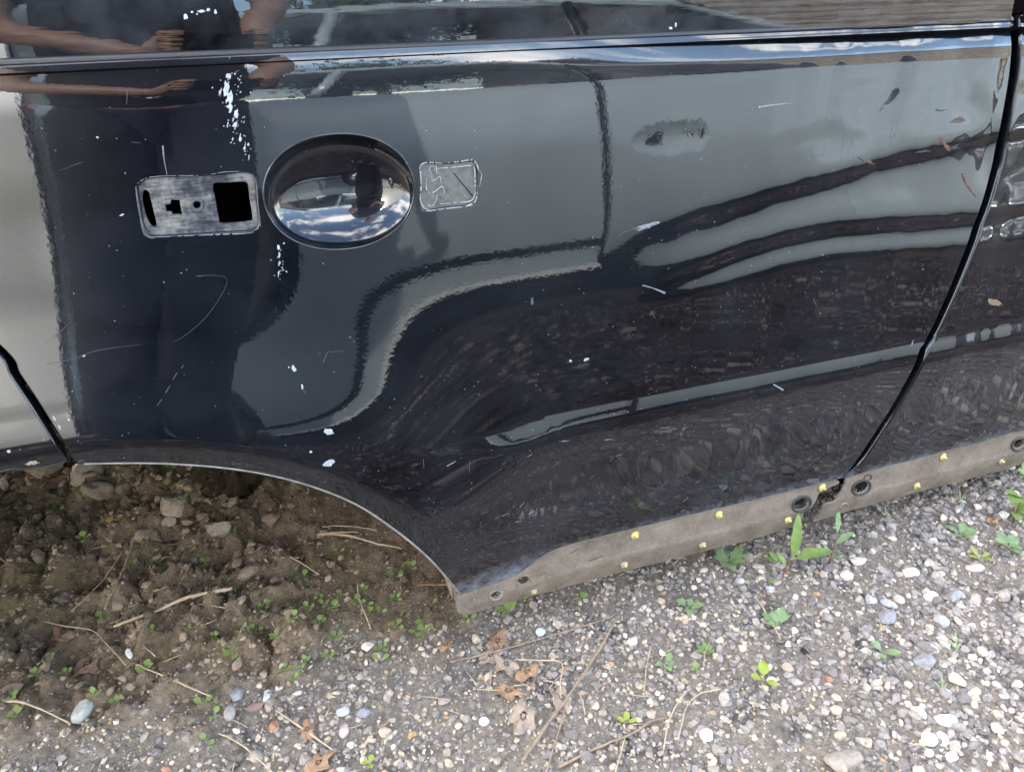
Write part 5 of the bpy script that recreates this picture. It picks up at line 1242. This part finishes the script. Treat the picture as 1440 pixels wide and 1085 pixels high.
# ---- white van further left in the same row
van = empty('white_van', (-2.6, WY - .2, 0)); tag(van, 'white van mirrored at the left edge of the dark car', 'van')
def vchild(o): o.parent = van; o.matrix_parent_inverse = Matrix.Translation((2.6, -(WY - .2), 0)); return o
VY = WY + .05
def gv(x, z):
    z = np.asarray(z, float); return VY - .10 * smooth(.8, 1.9, z) + .03 * smooth(.42, .3, z) * -1 - .008 * gauss(z - .62, .02)
vp = corners([(np.array([(-.62, .34), (-.62, 1.85)]), False), (np.array([(-.62, 1.85), (-4.6, 1.85)]), False), (np.array([(-4.6, 1.85), (-4.6, .34)]), False), (np.array([(-4.6, .34), (-4.05, .34)]), False), (np.array([(-4.05, .34), (-3.99, .50), (-3.7, .69), (-3.4, .50), (-3.35, .34)]), True), (np.array([(-3.35, .34), (-1.95, .34)]), False), (np.array([(-1.95, .34), (-1.9, .50), (-1.6, .69), (-1.3, .50), (-1.25, .34)]), True), (np.array([(-1.25, .34), (-.62, .34)]), False)], .05)
vchild(panel('van_side', vp, M['white'], None, step=.06, func=gv, sgn=-1., rim=.03, rnd=.004))
vchild(box('bump_strip', (-3.3, VY - .02, .50), (-2.0, VY + .022, .56), M['rubber'], None, .006))
vchild(box('rear_bumper', (-.73, VY - 1.7, .34), (-.585, VY - .02, .55), M['rubber'], None, .02))
vchild(box('rear_doors', (-.64, VY - 1.7, .5), (-.60, VY - .08, 1.84), M['white'], None, .02))
vchild(box('far_side', (-4.6, VY - 1.78, .34), (-.62, VY - 1.72, 1.85), M['white'], None, .01))
vchild(box('roof', (-4.6, VY - 1.75, 1.845), (-.62, VY - .09, 1.90), M['white'], None, .02))
vchild(box('front_end', (-4.95, VY - 1.72, .34), (-4.58, VY - .04, 1.10), M['white'], None, .08))
vchild(box('van_floor', (-4.6, VY - 1.72, .32), (-.62, VY - .04, .36), M['black']))
vchild(box('tail_lamp', (-.63, VY - .12, .95), (-.595, VY - .03, 1.05), simple('red_lamp', (.35, .02, .02), .2), None, .01))
for cx in (-1.6, -3.7): wheel(cx, VY - .14, .32, vchild)

# ---- corrugated shed far behind, mirrored in the window
shed = empty('corrugated_shed', (6, -7.5, 0)); tag(shed, 'long brownish corrugated metal shed mirrored in the window', 'shed')
def corrugated(name, x0, x1, y, z0, z1, mat):
    xs = np.arange(z0, z1, .019); V = []; F = []
    for z in xs:
        dy = .022 * math.sin(z / .076 * 2 * math.pi / 2); V += [(x0, y + dy, z), (x1, y + dy, z)]
    for i in range(len(xs) - 1): F.append((2 * i, 2 * i + 1, 2 * i + 3, 2 * i + 2))
    o = mesh_obj(name, V, F, mat); o.parent = shed; o.matrix_parent_inverse = Matrix.Translation((-6, 7.5, 0)); return o
corrugated('wall_cladding', 3.6, 17, -6.4, .02, 2.7, M['corr'])
o = box('shed_body', (3.62, -11, .02), (17, -6.45, 2.68), M['corr']); o.parent = shed; o.matrix_parent_inverse = Matrix.Translation((-6, 7.5, 0))
o = box('shed_roof', (3.4, -11.2, 2.72), (17.2, -6.2, 2.80), simple('roof_sheet', (.10, .10, .10), .6)); o.parent = shed; o.matrix_parent_inverse = Matrix.Translation((-6, 7.5, 0))
# ---- trees beyond
def tree(x, y, h, r, label, seed):
    e = empty('tree', (x, y, 0)); tag(e, label, 'tree', 'trees beyond the parked cars'); rt = np.random.default_rng(seed)
    tube('trunk', [(0, 0, 0), (.05, .02, h * .3), (-.03, .05, h * .6), (.02, 0, h * .85)], [r * .10, r * .08, r * .05, r * .02], M['twig_dark'], e, 8)
    n_ = 5200; c_ = rt.normal(size=(26, 3)); c_ /= np.linalg.norm(c_, axis=1, keepdims=True); c_ = c_ * rt.uniform(.3, .8, (26, 1)) * [r, r, h * .33] + [0, 0, h * .65]
    p = c_[rt.integers(0, 26, n_)] + rt.normal(size=(n_, 3)) * r * .20
    a1 = rt.normal(size=(n_, 3)) * .10; a2 = rt.normal(size=(n_, 3)) * .10
    V = np.stack([p, p + a1, p + a2], 1).reshape(-1, 3); Tt = np.arange(n_ * 3).reshape(-1, 3)
    big_mesh('crown', V, Tt, M['treeleaf'], e)
M['treeleaf'] = make_green('tree_leaf', (.05, .085, .025))
tree(-3.5, -9.0, 5.2, 1.9, 'round leafy tree behind the white van', 1); tree(-7.5, -8.0, 6.0, 2.3, 'bigger leafy tree at the far left beyond the van', 2); tree(2.2, -11.5, 4.2, 1.6, 'leafy tree left of the corrugated shed', 3)

# ================================================================== PHOTOGRAPHER
def skin_body(name, nodes, edges, mat, parent, sub=2, root=0):
    me = bpy.data.meshes.new(name); me.from_pydata([n_[0] for n_ in nodes], edges, [])
    o = bpy.data.objects.new(name, me); COL.objects.link(o); o.parent = parent
    sk = o.modifiers.new('skin', 'SKIN'); sk.use_smooth_shade = True
    if not me.skin_vertices: me.attributes.new('skin', 'FLOAT', 'POINT')
    for i, n_ in enumerate(nodes):
        rr = n_[1]; me.skin_vertices[0].data[i].radius = rr if hasattr(rr, '__len__') else (rr, rr)
    me.skin_vertices[0].data[root].use_root = True
    ss = o.modifiers.new('sub', 'SUBSURF'); ss.levels = sub; ss.render_levels = sub
    me.materials.append(mat); return o
PX, PY = -.160, -1.09
man = empty('person', (PX, PY, 0)); tag(man, 'person in dark navy clothes holding a phone with both hands', 'person')
def rel(x, y, z): return (x - PX, y - PY, z)
cam_p = np.array([0, -CAMD, CAMZ]); RX = np.array([_X[0], _Y[0], _Z[0]]); UP = np.array([_X[1], _Y[1], _Z[1]])
PH = cam_p - CAMF * .013          # phone centre, just behind the lens
nodes = []; edges = []
def nd(p, r, to=None):
    nodes.append((tuple(float(v) for v in p), r))
    if to is not None: edges.append((to, len(nodes) - 1))
    return len(nodes) - 1
pelvis = nd((0, 0, .93), (.145, .11)); waist = nd((0, .0, 1.06), (.13, .10), pelvis); chest = nd((0, .0, 1.26), (.15, .11), waist); neckb = nd((0, .02, 1.42), (.075, .07), chest); neck = nd((0, .05, 1.49), .052, neckb)
jaw = nd((0, .10, 1.56), (.062, .068), neck); headm = nd((0, .105, 1.635), (.075, .092), jaw); crown = nd((0, .085, 1.715), (.066, .080), headm)
nose = nd((0, .205, 1.60), .014, headm)
for sg in (-1, 1):
    ear = nd((sg * .082, .10, 1.625), (.012, .022), headm)
    hip = nd((sg * .088, 0, .84), .088, pelvis); kn = nd((sg * .082, .02, .48), .058, hip); ank = nd((sg * .085, -.02, .09), .040, kn); toe = nd((sg * .095, .13, .045), (.042, .034), ank)
    sh = nd((sg * .175, .0, 1.385), .062, chest); el = nd((sg * .285, .03, 1.14), .045, sh); fa = nd((sg * .235, .15, 1.045), .042, el)
    pe = PH + RX * sg * .076 - CAMF * .004
    wr = nd(np.array(rel(*(PH + RX * sg * .115 - UP * .055 - CAMF * .055))), (.027, .021), fa)
    pal = nd(np.array(rel(*(PH + RX * sg * .098 - UP * .008 - CAMF * .030))), (.030, .016), wr)
    for k, (du, ln) in enumerate(((.030, .9), (.012, 1.), (-.006, .95), (-.022, .78))):
        a1 = nd(rel(*(PH + RX * sg * .100 + UP * (du + .004) - CAMF * .016)), .0088, pal); a2 = nd(rel(*(PH + RX * sg * .088 + UP * (du + .006) + CAMF * .002 * ln)), .0080, a1); a3 = nd(rel(*(PH + RX * sg * (.088 - .024 * ln) + UP * (du + .006) + CAMF * .001)), .0070, a2)
    t1 = nd(rel(*(PH + RX * sg * .082 + UP * .030 - CAMF * .032)), .0100, pal); t2 = nd(rel(*(PH + RX * sg * .055 + UP * .036 - CAMF * .020)), .0085, t1)
skin_body('body', nodes, edges, M['skin'], man)
sn = [((0, 0, .80), (.245, .150)), ((0, .0, 1.06), (.235, .140)), ((0, .0, 1.26), (.215, .140)), ((0, .01, 1.40), (.12, .10)), ((0, .03, 1.45), (.072, .068))]; se = [(0, 1), (1, 2), (2, 3), (3, 4)]
for sg in (-1, 1):
    b_ = len(sn); sn += [((sg * .18, .0, 1.385), .080), ((sg * .225, .025, 1.24), .071), ((sg * .240, .034, 1.18), .066)]; se += [(2, b_), (b_, b_ + 1), (b_ + 1, b_ + 2)]
skin_body('shirt', sn, se, M['shirt'], man)
tn_ = [((0, 0, .94), (.160, .124))]; te = []
for sg in (-1, 1):
    b_ = len(tn_); tn_ += [((sg * .105 - .015, 0, .82), .130), ((sg * .10 - .03, .02, .48), .108), ((sg * .10 - .04, -.01, .10), .095)]; te += [(0, b_), (b_, b_ + 1), (b_ + 1, b_ + 2)]
skin_body('trousers', tn_, te, M['trouser'], man)
hn = [((0, .03, 1.60), (.060, .05)), ((0, .06, 1.70), (.078, .085)), ((0, .085, 1.745), (.060, .075))]; skin_body('hair', hn, [(0, 1), (1, 2)], M['hair'], man)
for sg in (-1, 1):
    skin_body('shoe', [((sg * .088, -.05, .05), (.046, .046)), ((sg * .093, .06, .045), (.05, .040)), ((sg * .10, .17, .035), (.044, .028))], [(0, 1), (1, 2)], M['shoe'], man)
    v, f = ICO2; mesh_obj('eye', v * .012, f.tolist(), M['chip'], man, True, None, (sg * .032, .188, 1.645))
pm = box('mouth', (-.022, .182, 1.555), (.022, .188, 1.561), simple('lips', (.30, .12, .09), .5), man, .002)
wv = [np.array(rel(*(PH + RX * -.125 - UP * .068 - CAMF * .068)))]
ctr = wv[0]; tube('wrist_watch', [ctr + .031 * (math.cos(t) * np.array([0, .5, .86]) + math.sin(t) * np.array([.9, .2, -.1])) for t in np.linspace(0, 2 * math.pi, 20)[:-1]], .006, M['metal'], man, 8, True)
phone = empty('phone', tuple(PH)); tag(phone, 'black phone held sideways by the photographer', 'phone')
pbx = box('phone_body', (-.076, -.036, -.004), (.076, .036, .004), M['phone'], phone, .003); lb = box('camera_bump', (-.014, -.016, -.0055), (.014, .016, -.004), M['phone'], phone, .001)
phone.rotation_euler = R3.to_euler()
